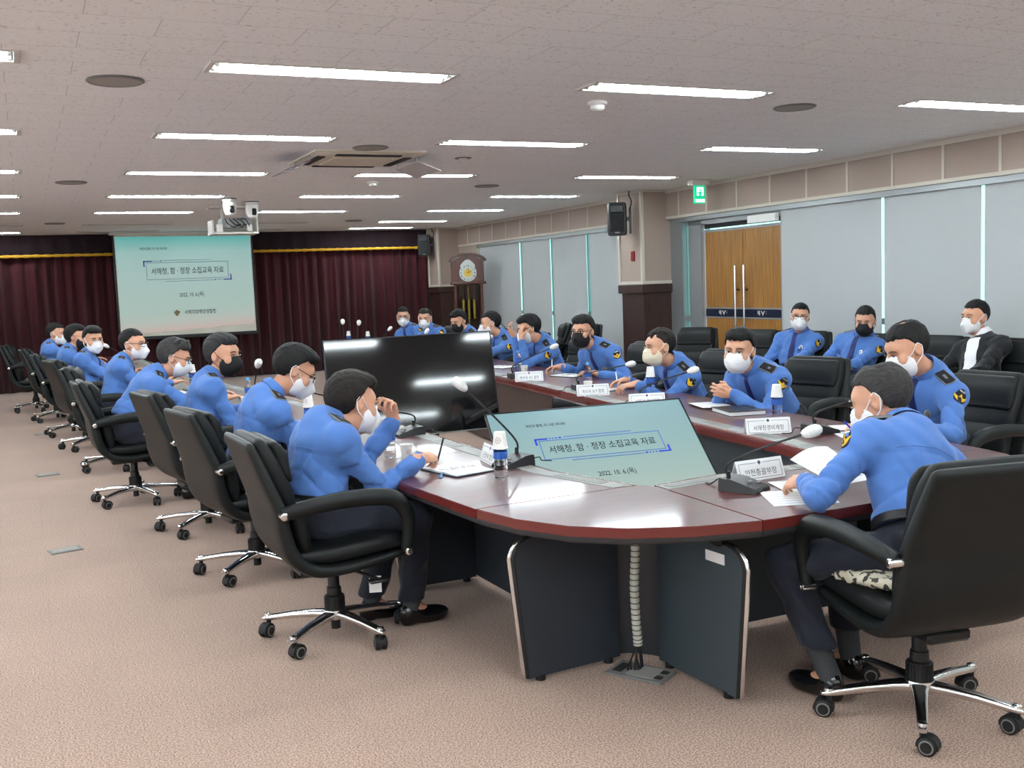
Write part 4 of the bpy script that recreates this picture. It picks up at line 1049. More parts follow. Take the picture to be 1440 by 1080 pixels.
tag(wave('stage_curtain', 1.62, 7.45, 19.82, .015, 2.42, .045, .19, m_curt, jit=.25), 'right half of the maroon pleated stage curtain, up to the pillar', 'curtain')
v = empty('curtain_valance', (0, 19.62, 0), 0, 'dark maroon valance with gold fringe above the stage curtain', 'valance')
k = wave('pelmet', -5.4, 7.5, 0, 2.36, CEIL, .012, .3, m_val); k.parent = v
b = MB()
n = 240
R = []
for i in range(n+1):
    x = -5.4+12.9*i/n; r = .026+.004*math.sin(i*2.1); R.append((x, -.02, 2.345))
b.tube(R, [.026+.005*math.sin(i*2.1) for i in range(n+1)], 8); b.build('gold_fringe', m_gold, v)
# projection screen with the slide
def uvquad(name, P, m, parent):
    me = bpy.data.meshes.new(name); me.from_pydata([tuple(p) for p in P], [], [(0, 1, 2, 3)]); me.materials.append(m)
    uv = me.uv_layers.new(name='UVMap')
    for i, c in enumerate(((0, 0), (1, 0), (1, 1), (0, 1))): uv.data[i].uv = c
    return link(name, me, parent)
def slide_graphics(parent, T, w, h, m_text, m_mark, m_line, small_logo=True, bold=.0):
    """title slide lettering; T places slide coordinates (0..w, 0..h) in space"""
    X = lambda u, v, d=.002: T@mat4(np.eye(3), (u*w, v*h, d))
    e = MB(); add_text(e, '서해청, 함 · 정장 소집교육 자료', h*.075, X(.513, .635), bold=h*.0008, width=w*.535); e.build('slide_title', m_text, parent)
    e = MB(); add_text(e, '국민과 함께, 더 나은 바다로!', h*.03, X(.27, .872), bold=h*.0006, width=w*.2); e.build('slide_motto', m_text, parent)
    e = MB(); add_text(e, '2022. 10. 6.(목)', h*.056, X(.53, .385), bold=h*.0006, width=w*.185); e.build('slide_date', m_text, parent)
    e = MB()
    def rect(u0, v0, u1, v1): e.plate([(u0*w, v0*h), (u1*w, v0*h), (u1*w, v1*h), (u0*w, v1*h)], T@mat4(np.eye(3), (0, 0, .001)), .0012)
    t = .0035; a = t*w/h
    for (u0, v0, u1, v1) in ((.209, .725, .817, .725+a), (.209, .553, .817, .553+a), (.209, .553, .209+t, .725), (.817-t, .553, .817, .725), (.335, .748, .68, .748+a), (.34, .53, .70, .53+a)): rect(u0, v0, u1, v1)
    e.build('slide_rules', m_line, parent)
    e = MB()
    for (u0, v0, u1, v1) in ((.19, .738, .255, .75), (.19, .69, .2, .75), (.265, .741, .272, .75), (.28, .741, .287, .75), (.295, .741, .304, .75), (.312, .741, .324, .752), (.775, .53, .838, .542), (.828, .53, .838, .59), (.758, .531, .766, .54), (.742, .531, .75, .54), (.726, .531, .734, .54), (.706, .53, .718, .542)): rect(u0, v0, u1, v1)
    e.build('slide_corner_marks', m_mark, parent)
    if small_logo:
        e = MB(); add_text(e, '서해지방해양경찰청', h*.05, X(.585, .2), bold=h*.0008, width=w*.235); e.build('slide_agency_name', m_text, parent)
        e = MB(); q = X(.41, .2); r = h*.034
        e.plate([(0, r*1.1), (r*.5, r*.55), (r, r*.5), (r*.85, -.1*r), (r*.5, -.65*r), (0, -1.1*r), (-r*.5, -.65*r), (-r*.85, -.1*r), (-r, .5*r), (-r*.5, .55*r)], q, .001)
        e.build('slide_emblem', mat('emblem_tan', srgb(150, 140, 112), .7), parent)
m_slide = screen_mat('projected_slide', .62, srgb(96, 200, 194), None, srgb(232, 206, 196), [(.1, srgb(214, 222, 212)), (.22, srgb(196, 224, 214)), (.6, srgb(188, 220, 214)), (.84, srgb(172, 218, 212))])
sx0, sx1, sy, sz0, sz1 = 1.49, 3.82, 19.1, .885, 2.60
t = empty('projection_screen', ((sx0+sx1)/2, sy, 0), 0, 'pull down projection screen showing the title slide, in front of the curtain', 'projection screen')
hw = (sx1-sx0)/2
MB().box((0, .012, (sz0+2.68)/2-.02), (2*hw+.07, .012, 2.68-sz0+.06), None, 0, .003).build('black_border', m_plast, t)
MB().box((0, .004, (sz0+2.68)/2), (2*hw, .008, 2.68-sz0), None, 0, .002).build('screen_cloth', mat('screen_cloth_white', srgb(206, 204, 192), .8), t)
MB().tube([(-hw-.05, .01, sz0-.045), (hw+.05, .01, sz0-.045)], .02, 10).build('weight_bar', m_plast, t)
MB().box((0, .02, 2.675), (2*hw+.16, .1, .05), None, 0, .01).build('case', m_lampend, t)
T = mat4(np.array([[1, 0, 0], [0, 0, -1], [0, 1, 0]]).astype(float), (-hw+.01, -.003, sz0+.05))
w, h = 2*hw-.02, 2.62-sz0-.05
uvquad('projected_slide', [(-hw+.012, -.002, sz0+.035), (hw-.012, -.002, sz0+.135), (hw-.012, -.002, 2.61), (-hw+.012, -.002, 2.62)], m_slide, t)
slide_graphics(t, T, w, h, mat('slide_text_grey', srgb(72, 78, 70), .9), mat('slide_violet', srgb(96, 104, 196), .8), mat('slide_line', srgb(120, 140, 170), .8))
# projector in its ceiling cage
t = empty('projector', (2.53, 13.74, 0), 0, 'white projector in a ceiling cage in front of the screen', 'projector')
k = MB()
k.box((0, 0, 2.345), (.58, .42, .025), None, 0, .006)
for s in (-1, 1): k.box((s*.28, .0, 2.52), (.02, .34, .36), None, 0, .004) if s > 0 else k.box((s*.28, 0, 2.43), (.02, .34, .17), None, 0, .004)
k.box((0, 0, 2.685), (.6, .3, .03)); k.box((-.13, 0, 2.55), (.03, .03, .26)); k.box((.2, .05, 2.55), (.03, .03, .26)); k.box((-.2, -.17, 2.41), (.08, .02, .1)); k.box((.18, -.17, 2.41), (.06, .02, .08)); k.build('cage', m_lampend, t)
MB().box((.02, .02, 2.48), (.36, .3, .13), None, 0, .015).build('body', mat('projector_grey', srgb(150, 152, 152), .5), t)
MB().cyl((.05, .17, 2.48), (.05, .2, 2.48), .05, 18).build('lens', m_tvblack, t)
k = MB()
for i in range(5): k.tube(spline([(-.12+.05*i, -.15, 2.53), (-.1+.06*i, -.19, 2.47+.01*i), (-.02+.05*i, -.17, 2.42+.02*(i % 2)), (.05+.03*i, -.14, 2.46)], 5), .007, 6)
k.build('cable', m_plast, t)
def make_cam():
    t = empty('dome_camera'); tag(t, None, 'camera')
    MB().lathe([(.085, 0), (.085, -.03), (.075, -.05), (.07, -.055)], 20, (0, 0, CEIL)).build('mount', m_white, t)
    MB().lathe([(.07, -.056), (.078, -.07), (.072, -.15), (.055, -.2), (.03, -.215)], 20, (0, 0, CEIL)).build('body', m_white, t)
    MB().lathe([(.0862, -.012), (.0862, -.024)], 20, (0, 0, CEIL), cap=False).build('dark_ring', m_plast, t)
    k = MB().box((0, -.055, CEIL-.14), (.055, .06, .085), None, 0, .012); k.cyl((0, -.084, CEIL-.15), (0, -.092, CEIL-.15), .02, 16); k.build('lens', m_tvblack, t)
    return t
c = make_cam(); place(c, True, (2.28, 12.5, 0), math.radians(10), 'white dome camera left of the projector cage', 'ceiling dome cameras'); place(c, False, (2.62, 12.9, 0), math.radians(8), 'white dome camera right of the projector cage', 'ceiling dome cameras')
# ceiling loudspeakers, detectors, cassette air conditioner
def make_cspk():
    t = empty('ceiling_speaker'); tag(t, None, 'ceiling speaker')
    MB().lathe([(.142, .0), (.145, -.006), (.134, -.012), (.130, -.008)], 32, (0, 0, CEIL), cap=False).build('rim', m_greyrim, t)
    MB().lathe([(.131, -.004), (.131, -.008), (.06, -.011), (.002, -.012)], 32, (0, 0, CEIL)).build('grille', m_spkgrey, t)
    return t
c = make_cspk()
for i, (x, y, lab) in enumerate([(.518, 5.8, 'round grey ceiling speaker left of the nearest whole lamp'), (4.87, 5.67, 'round grey ceiling speaker under the nearest lamps by the window wall'), (.503, 10.86, 'round grey ceiling speaker between the two left lamp columns, halfway down the hall'),
        (2.606, 8.06, 'round grey ceiling speaker touching the air conditioner panel'), (4.93, 11.0, 'round grey ceiling speaker in front of the near pillar'), (.505, 16.65, 'small far ceiling speaker at upper left of the projection screen'), (5.04, 16.69, 'small far ceiling speaker between the unlit lamp and the far pillar')]):
    place(c, i == 0, (x, y, 0), 0, lab, 'round ceiling speakers')
def make_det():
    t = empty('smoke_detector'); tag(t, None, 'smoke detector')
    MB().lathe([(.06, 0), (.062, -.018), (.05, -.026)], 24, (0, 0, CEIL)).build('base', m_white, t)
    MB().lathe([(.046, -.024), (.045, -.045), (.032, -.056), (.01, -.058)], 24, (0, 0, CEIL)).build('head', m_white, t)
    return t
c = make_det()
for i, (x, y, lab) in enumerate([(3.391, 5.8, 'white smoke detector under the near lamp, left of a ceiling speaker'), (3.44, 10.62, 'faint white smoke detector hidden behind the lamp past the air conditioner')]): place(c, i == 0, (x, y, 0), 0, lab, 'smoke detectors')
t = empty('ceiling_sensor', (3.637, 8.612, 0), 0, 'small flush ring shaped ceiling sensor right of the air conditioner', 'sensor')
MB().lathe([(.075, 0), (.075, -.006), (.05, -.008), (.048, -.001)], 24, (0, 0, CEIL), cap=False).build('ring', m_greyrim, t); MB().lathe([(.046, -.002), (.03, -.016), (.005, -.02)], 20, (0, 0, CEIL)).build('lens', m_white, t)
t = empty('air_conditioner', (2.68, 8.72, 0), 0, 'beige cassette air conditioner in the ceiling with hanging air deflectors', 'air conditioner')
m_ac = mat('air_conditioner_beige', srgb(214, 206, 190), .5)
k = MB(); R = []
for s_, z in ((.475, 0), (.475, -.012), (.45, -.024), (.30, -.03)): R.append([(x*s_, y*s_, CEIL+z) for x, y in ((-1, -1), (1, -1), (1, 1), (-1, 1))])
k.rings(R); k.build('panel', m_ac, t)
MB().box((0, 0, CEIL-.035), (.52, .52, .015), None, 0, .006).build('intake_grille', m_ac, t)
for i in range(4):
    T = rotz(i*PI/2); k = MB(); k.box(T@v3((0, -.375, CEIL-.03)), (.56, .07, .012) if i % 2 == 0 else (.07, .56, .012)); k.build('louvre', m_dark, t)
m_def = mat('smoked_deflector', srgb(96, 84, 96), .3); m_def2 = mat('clear_deflector', srgb(186, 180, 176), .2)
for s, mm in ((-1, m_def), (1, m_def2)):
    k = MB(); k.box((s*.56, .0, CEIL-.10), (.22, .62, .006), rotx(0)@np.array([[math.cos(.35), 0, math.sin(.35)*s], [0, 1, 0], [-math.sin(.35)*s, 0, math.cos(.35)]]), 0, .002)
    d = k.build('air_deflector', mm, t); h = MB()
    for y in (-.25, .25): h.tube([(s*.46, y, CEIL), (s*.47, y, CEIL-.06)], .006, 6)
    h.build('hanger', m_alu, d)
# grandfather clock
ca = math.radians(-20)
t = empty('grandfather_clock', (7.3, 17.3, 0), ca, 'tall walnut grandfather clock with a pale dial, beside the stage curtain', 'clock')
k = MB(); k.box((0, 0, .06), (.66, .36, .12), None, 0, .02); k.box((0, 0, .3), (.6, .31, .36), None, 0, .01); k.box((0, 0, .5), (.64, .34, .05), None, 0, .012)
k.box((0, .14, 1.05), (.5, .02, 1.1)); k.box((-.235, .0, 1.05), (.05, .28, 1.1)); k.box((.235, 0, 1.05), (.05, .28, 1.1)); k.box((0, 0, 1.6), (.64, .34, .05), None, 0, .012)
for s in (-1, 1): k.tube([(s*.235, -.145, .55), (s*.235, -.15, .8), (s*.235, -.15, 1.3), (s*.235, -.145, 1.55)], [.026, .02, .02, .026], 12)
k.build('case', m_clockw, t)
P = [(-.29, 1.62), (.29, 1.62), (.29, 1.98)]+[(.29-.58*i/12, 1.98+.12*math.sin(PI*i/12)) for i in range(1, 12)]+[(-.29, 1.98)]
k = MB(); R = [[(x, y, z) for x, z in P] for y in (-.15, .15)]; k.rings(R); k.build('hood', m_clockw, t)
P2 = [(.34*math.cos(PI*i/14), 1.985+.15*math.sin(PI*i/14)) for i in range(15)]; P3 = [(.29*x/.34, 1.985+(z-1.985)*.78) for x, z in P2][::-1]
k = MB(); R = [[(x, y, z) for x, z in P2+P3] for y in (-.18, .17)]; k.rings(R); k.build('arched_cornice', m_clockw, t)
dsc = [(0+.155*math.cos(2*PI*i/32), .155*math.sin(2*PI*i/32)) for i in range(32)]
T = mat4(np.array([[1, 0, 0], [0, 0, -1], [0, 1, 0]]).astype(float), (0, -.152, 1.78))
dial = MB().plate(dsc, T, .006).plate([(-.13, .1), (.13, .1), (.13, .14)]+[(.13-.26*i/8, .14+.1*math.sin(PI*i/8)) for i in range(1, 8)]+[(-.13, .14)], T, .005).build('dial', mat('silvered_dial', srgb(176, 180, 176), .4, metal=.3), t)
k = MB()
for i, n_ in enumerate(['XII', 'I', 'II', 'III', 'IIII', 'V', 'VI', 'VII', 'VIII', 'IX', 'X', 'XI']):
    q = -2*PI*i/12; add_text(k, n_, .036, T@mat4(rotz(q)[:3, :3], (-.125*math.sin(q), .125*math.cos(q), .0075)), bold=.001)
k.build('numerals', m_ink, dial)
MB().plate(ring(0, 0, .075, 24), T@mat4(np.eye(3), (0, 0, .006)), .002).build('brass_centre', mat('brass', srgb(190, 158, 72), .3, metal=.8), dial)
k = MB(); k.plate([(-.004, -.01), (.004, -.01), (.003, .1), (-.003, .1)], T@mat4(rotz(-.15), (0, 0, .009)), .002); k.plate([(-.005, -.01), (.005, -.01), (.004, .07), (-.004, .07)], T@mat4(rotz(-1.1), (0, 0, .011)), .002); k.build('hands', m_ink, dial)
m_brass = MATS['brass']
for x in (-.1, 0, .1): w_ = MB().cyl((x, -.02, .95), (x, -.02, 1.3), .028, 14); w_.cyl((x, -.02, 1.3), (x, -.02, 1.58), .003, 6); w_.build('weight', m_brass, t)
k = MB().box((0, .04, 1.15), (.02, .008, .75)); k.cyl((0, .03, .75), (0, .045, .75), .075, 24); k.build('pendulum', m_brass, t)
k = MB().box((0, -.13, 1.07), (.42, .004, .98)); k.build('glass_door', mat('clock_glass', (.9, .95, .95, 1), .02, trans=1., ior=1.1), t)
# floor boxes set in the carpet
def make_fbox():
    t = empty('floor_box'); tag(t, None, 'floor box')
    MB().box((0, 0, .004), (.19, .13, .008), None, 0, .002).build('frame', m_greyrim, t); MB().box((0, 0, .008), (.15, .095, .004), None, 0, .001).build('lid', mat('floor_box_lid', srgb(146, 142, 136), .5), t)
    return t
c = make_fbox()
for i, (x, y, a, lab) in enumerate([(.12, 7.02, .2, 'grey floor box in the carpet, nearest the camera on the left'), (.079, 10.2, .15, 'grey floor box in the carpet beside the tagged chair'), (.1, 13.4, .1, 'far grey floor box in the carpet between chair bases on the left')]): place(c, i == 0, (x, y, 0), a, lab, 'floor boxes')
# ---------------------------------------------------------------- the conference table: a long closed ring of desks
TZ = .70
table = empty('conference_table', (0, 0, 0), 0, 'long ring shaped conference table of reddish brown wood with a grey cable tray', 'table')
inL = [(2.29, 3.705), (2.16, 4.2), (2.14, 5.0), (2.12, 6.2), (1.93, 8.05), (1.79, 9.8), (1.62, 12.), (1.5, 14.), (1.44, 16.2)]
outL = [(1.54, 3.676), (1.485, 4.3), (1.48, 5.0), (1.47, 6.2), (1.28, 8.05), (1.13, 9.8), (.97, 12.), (.84, 14.), (.78, 16.2)]
inR = [(3.39, 3.66), (3.50, 4.2), (3.60, 5.18), (3.741, 6.37), (3.96, 8.28), (4.15, 10.2), (4.32, 12.), (4.44, 14.), (4.5, 16.2)]
outR = [(4.10, 3.45), (4.21, 4.2), (4.29, 5.1), (4.43, 6.3), (4.65, 8.2), (4.84, 10.1), (5.01, 11.95), (5.12, 14.), (5.16, 16.2)]
arcN = [(1.54, 3.676), (1.60, 3.43), (1.71, 3.22), (1.868, 3.07), (2.084, 2.96), (2.327, 2.90)]
def offs(I, O, d):
    I, O = v3(I), v3(O); u = (O-I)/np.linalg.norm(O-I); return tuple(I+u*d)
def top_piece(poly, lab=None):
    k = MB(); k.prism(poly, TZ-.038, TZ-.003, 0, 1); c = np.mean(np.array(poly), 0)
    q = [tuple(c+(v3(p)-c)*.997) for p in poly]; k.prism(q, TZ-.003, TZ, 0, 1)
    return k.build('tabletop', [m_table, m_edge], table, 30)
def lip(poly_out, poly_in):
    """dark rounded underside that follows the outer edge"""
    k = MB(); R = []
    for o, i in zip(poly_out, poly_in):
        o, i = v3(o), v3(i); u = (i-o)/np.linalg.norm(i-o)
        R.append([tuple(o+u*a)+(z,) for a, z in ((.004, TZ-.038), (.008, TZ-.052), (.022, TZ-.066), (.05, TZ-.072), (.30, TZ-.072), (.30, TZ-.038))])
    k.rings(R); k.build('underside', mat('dark_grey_edging', srgb(58, 60, 63), .5), table)
def tray(I, O):
    k = MB(); R = []
    for i, o in zip(I, O):
        R.append([tuple(offs(i, o, a))+(z,) for a, z in ((.004, TZ-.004), (.012, TZ+.003), (.10, TZ+.003), (.104, TZ-.004), (.104, TZ-.04), (.004, TZ-.04))])
    k.rings(R)
    k.build('cable_tray', m_greytop, table)
    k = MB(); R = []
    for i, o in zip(I, O):
        R.append([tuple(offs(i, o, a))+(z,) for a, z in ((-.012, TZ-.002), (-.010, TZ+.001), (.003, TZ+.001), (.003, TZ-.06), (-.012, TZ-.06))])
    k.rings(R); k.build('inner_edge', m_edge, table)
    for a, b, c, d in zip(I, I[1:], O, O[1:]):
        L = np.linalg.norm(v3(b)-v3(a)); n = max(1, int(L/.45))
        for j in range(n):
            t = (j+.5)/n; i_ = v3(a)+(v3(b)-v3(a))*t; o_ = v3(c)+(v3(d)-v3(c))*t; p = v3(offs(i_, o_, .055)); th = math.atan2(*(v3(b)-v3(a))[::-1])
            MB().box((p[0], p[1], TZ+.0035), (.3, .055, .003), rotz(th), 0, .001).build('tray_lid', mat('tray_lid_grey', srgb(112, 113, 110), .45), table)
def run(I, O, cuts):
    for a, b in zip(cuts, cuts[1:]):
        ii, oo = I[a:b+1], O[a:b+1]
        top_piece([offs(i, o, .104) for i, o in zip(ii, oo)]+oo[::-1])
    tray(I, O); lip(O, I)
run(inL, outL, [0, 2, 3, 4, 5, 6, 7, 8]); run(inR, outR, [0, 1, 2, 3, 4, 5, 6, 7, 8])
top_piece(arcN[1:-1]+[(2.324, 2.902), (2.352, 3.637), (2.33, 3.68), (2.293, 3.702), (1.545, 3.672)])
k_in = [(2.2, 3.66), (2.21, 3.6), (2.23, 3.55), (2.25, 3.5), (2.28, 3.45), (2.33, 3.4)]
lip(arcN, k_in)
nI = [(2.36, 3.645), (2.7, 3.685), (3.05, 3.675), (3.39, 3.66)]; nO = [(2.33, 2.90), (2.70, 2.89), (3.15, 2.90), (3.62, 2.96)]
for a in range(3): top_piece([offs(nI[a], nO[a], .104), offs(nI[a+1], nO[a+1], .104), nO[a+1], nO[a]])
tray(nI, nO); lip(nO, nI)
arcR = [(3.62, 2.96), (3.82, 3.03), (3.98, 3.16), (4.07, 3.31), (4.10, 3.45)]
top_piece([(3.395, 3.655)]+arcR); lip(arcR, [(3.4, 3.66)]*5)
top_piece([(1.44, 16.2), (.95, 16.9), (.82, 16.6), (.78, 16.2)]); top_piece([(4.5, 16.2), (5.16, 16.2), (5.12, 16.6), (5.0, 16.9)])
# modesty panels just inside the inner edge and the curved leg panels with a bright edge strip
def modesty(I, O, mats):
    for j, (a, b, c, d) in enumerate(zip(I, I[1:], O, O[1:])):
        p, q = v3(offs(a, c, .05)), v3(offs(b, d, .05)); L = np.linalg.norm(q-p); c_ = (p+q)/2; th = math.atan2(*(q-p)[::-1])
        MB().box((c_[0], c_[1], .335), (L, .018, .61), rotz(th)).build('modesty_panel', mats[j % len(mats)], table)
modesty(inL, outL, [m_panel]); modesty(inR, outR, [m_panel2, m_panel2, m_brown, m_brown, m_brown]); modesty(nI, nO, [m_panel2])
def leg_panel(a, b, m, rt=.09, sticker=False, h=.585):
    """a: outer foot, b: inner foot. The outer upright leans out and is rounded at the top"""
    a, b = v3(a), v3(b); L = np.linalg.norm(b-a); u = (b-a)/L; th = math.atan2(u[1], u[0])
    P = [(L, .02), (L, h), (rt-.05, h)]+[(rt-.05-rt*math.sin(q), h-rt*(1-math.cos(q))) for q in [math.radians(x) for x in (20, 40, 60, 80)]]+[(.0, .02)]
    R = np.array([[u[0], 0, -u[1]], [u[1], 0, u[0]], [0, 1, 0]]); T = mat4(R, (a[0], a[1], 0))
    T2 = T.copy(); T2[:3, 3] -= R[:, 2]*.016
    o = MB().plate(P, T2, .032).build('leg_panel', m, table, 30)
    pth = [(T2@np.array([x-.002, y+.002, .016, 1]))[:3] for x, y in P[2:]]
    MB().tube([p-R[:, 0]*.012 for p in pth], .0095, 10).build('chrome_edge', m_chrome, o)
    MB().tube(pth, .0105, 8, flat=(1.75, 1)).build('rubber_edge', m_rubber, o)
    for x in (.1, L-.1): MB().box((T@np.array([x, h+.02, 0, 1]))[:3], (.07, .05, .06), rotz(th), 0, .006).build('bracket', m_plast, o)
    for x in (.06, L-.05): MB().cyl((T@np.array([x, 0, 0, 1]))[:3], (T@np.array([x, .025, 0, 1]))[:3], .02, 12).build('foot', m_rubber, o)
    if sticker:
        k = MB(); T3 = T.copy(); T3[:3, 3] += R[:, 2]*.0168*sticker
        k.plate([(.05, h-.035), (.16, h-.035), (.16, h-.075), (.05, h-.075)], T3, .0006*sticker); k.build('sticker', m_paper, o)
leg_panel((1.69, 3.571), (2.125, 3.60), m_panel)
leg_panel((2.282, 2.996), (2.258, 3.47), m_panel2, sticker=1)
k = MB(); R = [[(2.125+.02*0+.0, 3.60, z), (2.165, 3.585, z), (2.205, 3.555, z), (2.24, 3.515, z), (2.258, 3.47, z), (2.275, 3.48, z), (2.25, 3.54, z), (2.2, 3.59, z), (2.13, 3.62, z)] for z in (.025, .63)]
k.rings(R); k.build('curved_corner_panel', mat('dark_corner_panel', srgb(48, 50, 54), .35), table)
for (i, o) in ((2, 2), (3, 3), (4, 4), (5, 5), (6, 6), (7, 7)):
    leg_panel(offs(outL[o], inL[i], .2), offs(inL[i], outL[o], .06), m_panel); leg_panel(offs(outR[o], inR[i], .2), offs(inR[i], outR[o], .06), m_panel)
leg_panel((3.42, 3.05), (3.40, 3.55), m_panel); leg_panel(offs(outR[1], inR[1], .2), offs(inR[1], outR[1], .06), m_panel)
leg_panel((.86, 16.3), (1.36, 16.25), m_panel); leg_panel((5.1, 16.3), (4.58, 16.25), m_panel)
# ribbed cable hose from the table down to the floor socket
t = empty('cable_hose', (2.12, 3.44, 0), 0, 'pale ribbed cable hose hanging from the table front to the floor socket', 'cable')
P = spline([(.0, .0, .628), (.004, .0, .5), (-.004, .002, .36), (-.002, 0, .22), (.006, .002, .11)], 24); k = MB(); n = len(P)
k.tube(P, [.0185 if (i % 4) else .0165 for i in range(n)], 12); k.build('hose', mat('hose_ivory', srgb(186, 186, 176), .5), t)
k = MB()
for j in range(7): k.tube(spline([(.006+.006*math.cos(j), .002+.006*math.sin(j), .115), (-.01+.008*j-.02, .01*math.sin(j*2), .06), (-.03+.012*j-.01, .012*math.cos(j), .012)], 4), .0035, 6)
k.build('wires', m_plast, t)
k = MB()
for i in range(0, n, 4): k.tube([(v3(P[i])+v3((0, 0, .0015))), v3(P[i])-v3((0, 0, .0015))], .0188, 12)
k.build('dark_ribs', m_dark, t)
t = empty('floor_socket', (2.12, 3.42, 0), math.radians(-60), 'grey open floor socket plate under the front of the table', 'floor socket')
MB().box((0, 0, .006), (.25, .15, .012), None, 0, .003).build('plate', m_greyrim, t); MB().box((.02, 0, .0125), (.12, .11, .004), None, 0, .001).build('lid', mat('socket_lid', srgb(150, 148, 144), .5), t)
k = MB(); k.box((.095, .03, .0125), (.03, .03, .003)); k.box((.095, -.03, .0125), (.03, .03, .003)); k.box((-.085, 0, .0125), (.04, .09, .003)); k.build('socket_hole', m_dark, t)

# ---------------------------------------------------------------- the two screens standing inside the ring
def tv(name, label, BL, w, yaw, tilt, roll, screen, slide):
    h = w*.5625; u = v3((math.cos(yaw), math.sin(yaw), 0)); n = v3((-math.sin(yaw), math.cos(yaw), 0)); v = n*math.sin(tilt)+v3((0, 0, 1))*math.cos(tilt)
    u, v = u*math.cos(roll)+v*math.sin(roll), v*math.cos(roll)-u*math.sin(roll); nn = np.cross(u, v)
    t = empty('television', (0, 0, 0), 0, label, 'television')
    B = v3(BL); T = mat4(np.array([u, v, nn]).T, B)
    def bx(k, x0, x1, y0, y1, z0, z1, bev=0): k.box((T@np.array([(x0+x1)/2, (y0+y1)/2, (z0+z1)/2, 1]))[:3], (x1-x0, y1-y0, z1-z0), T[:3, :3], 0, bev)
    k = MB(); bx(k, -.008, w+.008, -.012, h+.008, -.03, -.002, .004); k.build('housing', m_tvframe, t)
    k = MB(); bx(k, w*.15, w*.85, h*.06, h*.6, -.07, -.028, .02); k.build('back_cover', m_plast, t)
    k = MB(); bx(k, -.008, w+.008, -.012, -.002, -.02, .004, .002); k.build('chin', mat('screen_chin_grey', srgb(120, 120, 116), .4, metal=.4), t)
    k = MB()
    bx(k, -.009, -.001, -.012, h+.008, -.02, .003, .001); bx(k, w+.001, w+.009, -.012, h+.008, -.02, .003, .001); bx(k, -.008, w+.008, h, h+.008, -.02, .003, .001); k.build('bezel', m_tvframe, t)
    P = [(T@np.array([x, y, -.001, 1]))[:3] for x, y in ((0, 0), (w, 0), (w, h), (0, h))]
    uvquad('screen', P, screen, t)
    if slide: slide_graphics(t, T@mat4(np.eye(3), (0, -.28*h, 0)), w, h*1.256, m_ink, m_blue, mat('slide_line_blue', srgb(70, 104, 176), .8), False, 1.)
    c = (T@np.array([w/2, h*.3, -.06, 1]))[:3]
    k = MB(); f = v3((c[0], c[1], 0))+n*.05
    for s in (-1, 1): k.tube([c+u*s*.2, f+u*s*.2+v3((0, 0, .03))], .02, 10); k.box(f+u*s*.2+v3((0, 0, .015)), (.05, .5, .03), rotz(yaw), 0, .006)
    k.box(f+v3((0, 0, .1)), (.42, .03, .04), rotz(yaw)); k.build('stand', m_plast, t)
    return t
m_tv1 = screen_mat('lit_television_picture', .74, srgb(150, 196, 206), None, srgb(190, 214, 204), [(.5, srgb(166, 205, 205))])
tv('television', 'tilted television showing the blue title slide inside the table ring', (2.092, 4.509, .507), 1.1, -.209, .919, .021, m_tv1, True)
tv('television', 'large switched off black television standing inside the table ring', (2.15, 7.98, .36), 1.456, 0, .177, 0, m_tvblack, False)

tv('television', 'dark screen leaning under the inner edge of the right row, behind the lit television', (3.62, 7.07, .04), 1.13, math.radians(-96.8), .05, 0, m_tvblack, False)

# ---------------------------------------------------------------- things on the table
def mic(loc, rz, head, label, cover=True):
    t = empty('microphone', (loc[0], loc[1], TZ+loc[2] if len(loc) > 2 else TZ), rz, label, 'microphone', 'desk microphones')
    k = MB(); R = [[(x, y, z) for x, z in ((-.065, 0), (.065, 0), (.06, zt), (-.06, zt))] for y, zt in ((-.085, .014), (-.078, .02), (.03, .05), (.075, .052), (.083, .046))]
    k.rings(R); b = k.build('base', m_plast, t, 25)
    k = MB(); k.box((0, -.028, .0385), (.03, .012, .004), rotx(.26)); k.box((.033, -.05, .0325), (.035, .008, .004), rotx(.26)); k.build('button', m_greyrim, b)
    c, s = math.cos(-rz), math.sin(-rz); hd = v3((head[0]*c-head[1]*s, head[0]*s+head[1]*c, head[2])); st = v3((-.035, .05, .05))
    P = spline([st, st+v3((0, 0, .06)), st+(hd-st)*.35+v3((0, 0, .05)), hd], 7)
    k = MB().tube(P, [.0052]*(len(P)-1)+[.004], 8); k.tube([st-v3((0, 0, .004)), st+v3((0, 0, .03))], [.010, .0085], 10); k.build('gooseneck', m_plast, t)
    d = nrm(P[-1]-P[-3]); q = hd-d*.005
    k = MB(); rr = [.006, .012, .016, .017, .015, .009, .002]; k.tube([q+d*x for x in (-.01, .0, .012, .03, .045, .055, .059)], rr, 12); k.build('capsule', m_plast, t)
    if cover:
        k = MB(); pp = [q+d*x for x in (-.018, -.008, .01, .03, .05, .064, .071)]; k.tube(pp, [.010, .020, .027, .030, .028, .018, .003], 14, flat=(1.15, .85)); k.build('cloth_cover', mat('disposable_cover_cloth', srgb(228, 228, 224), .9, bump=.6, bscale=90), t)
    if True:
        k = MB().tube(spline([(.03, .08, .025), (.04, .13, .03), (.02, .16, .008), (.05, .2, .004)], 5), .0032, 6); k.build('cord', m_plast, t)
    return t
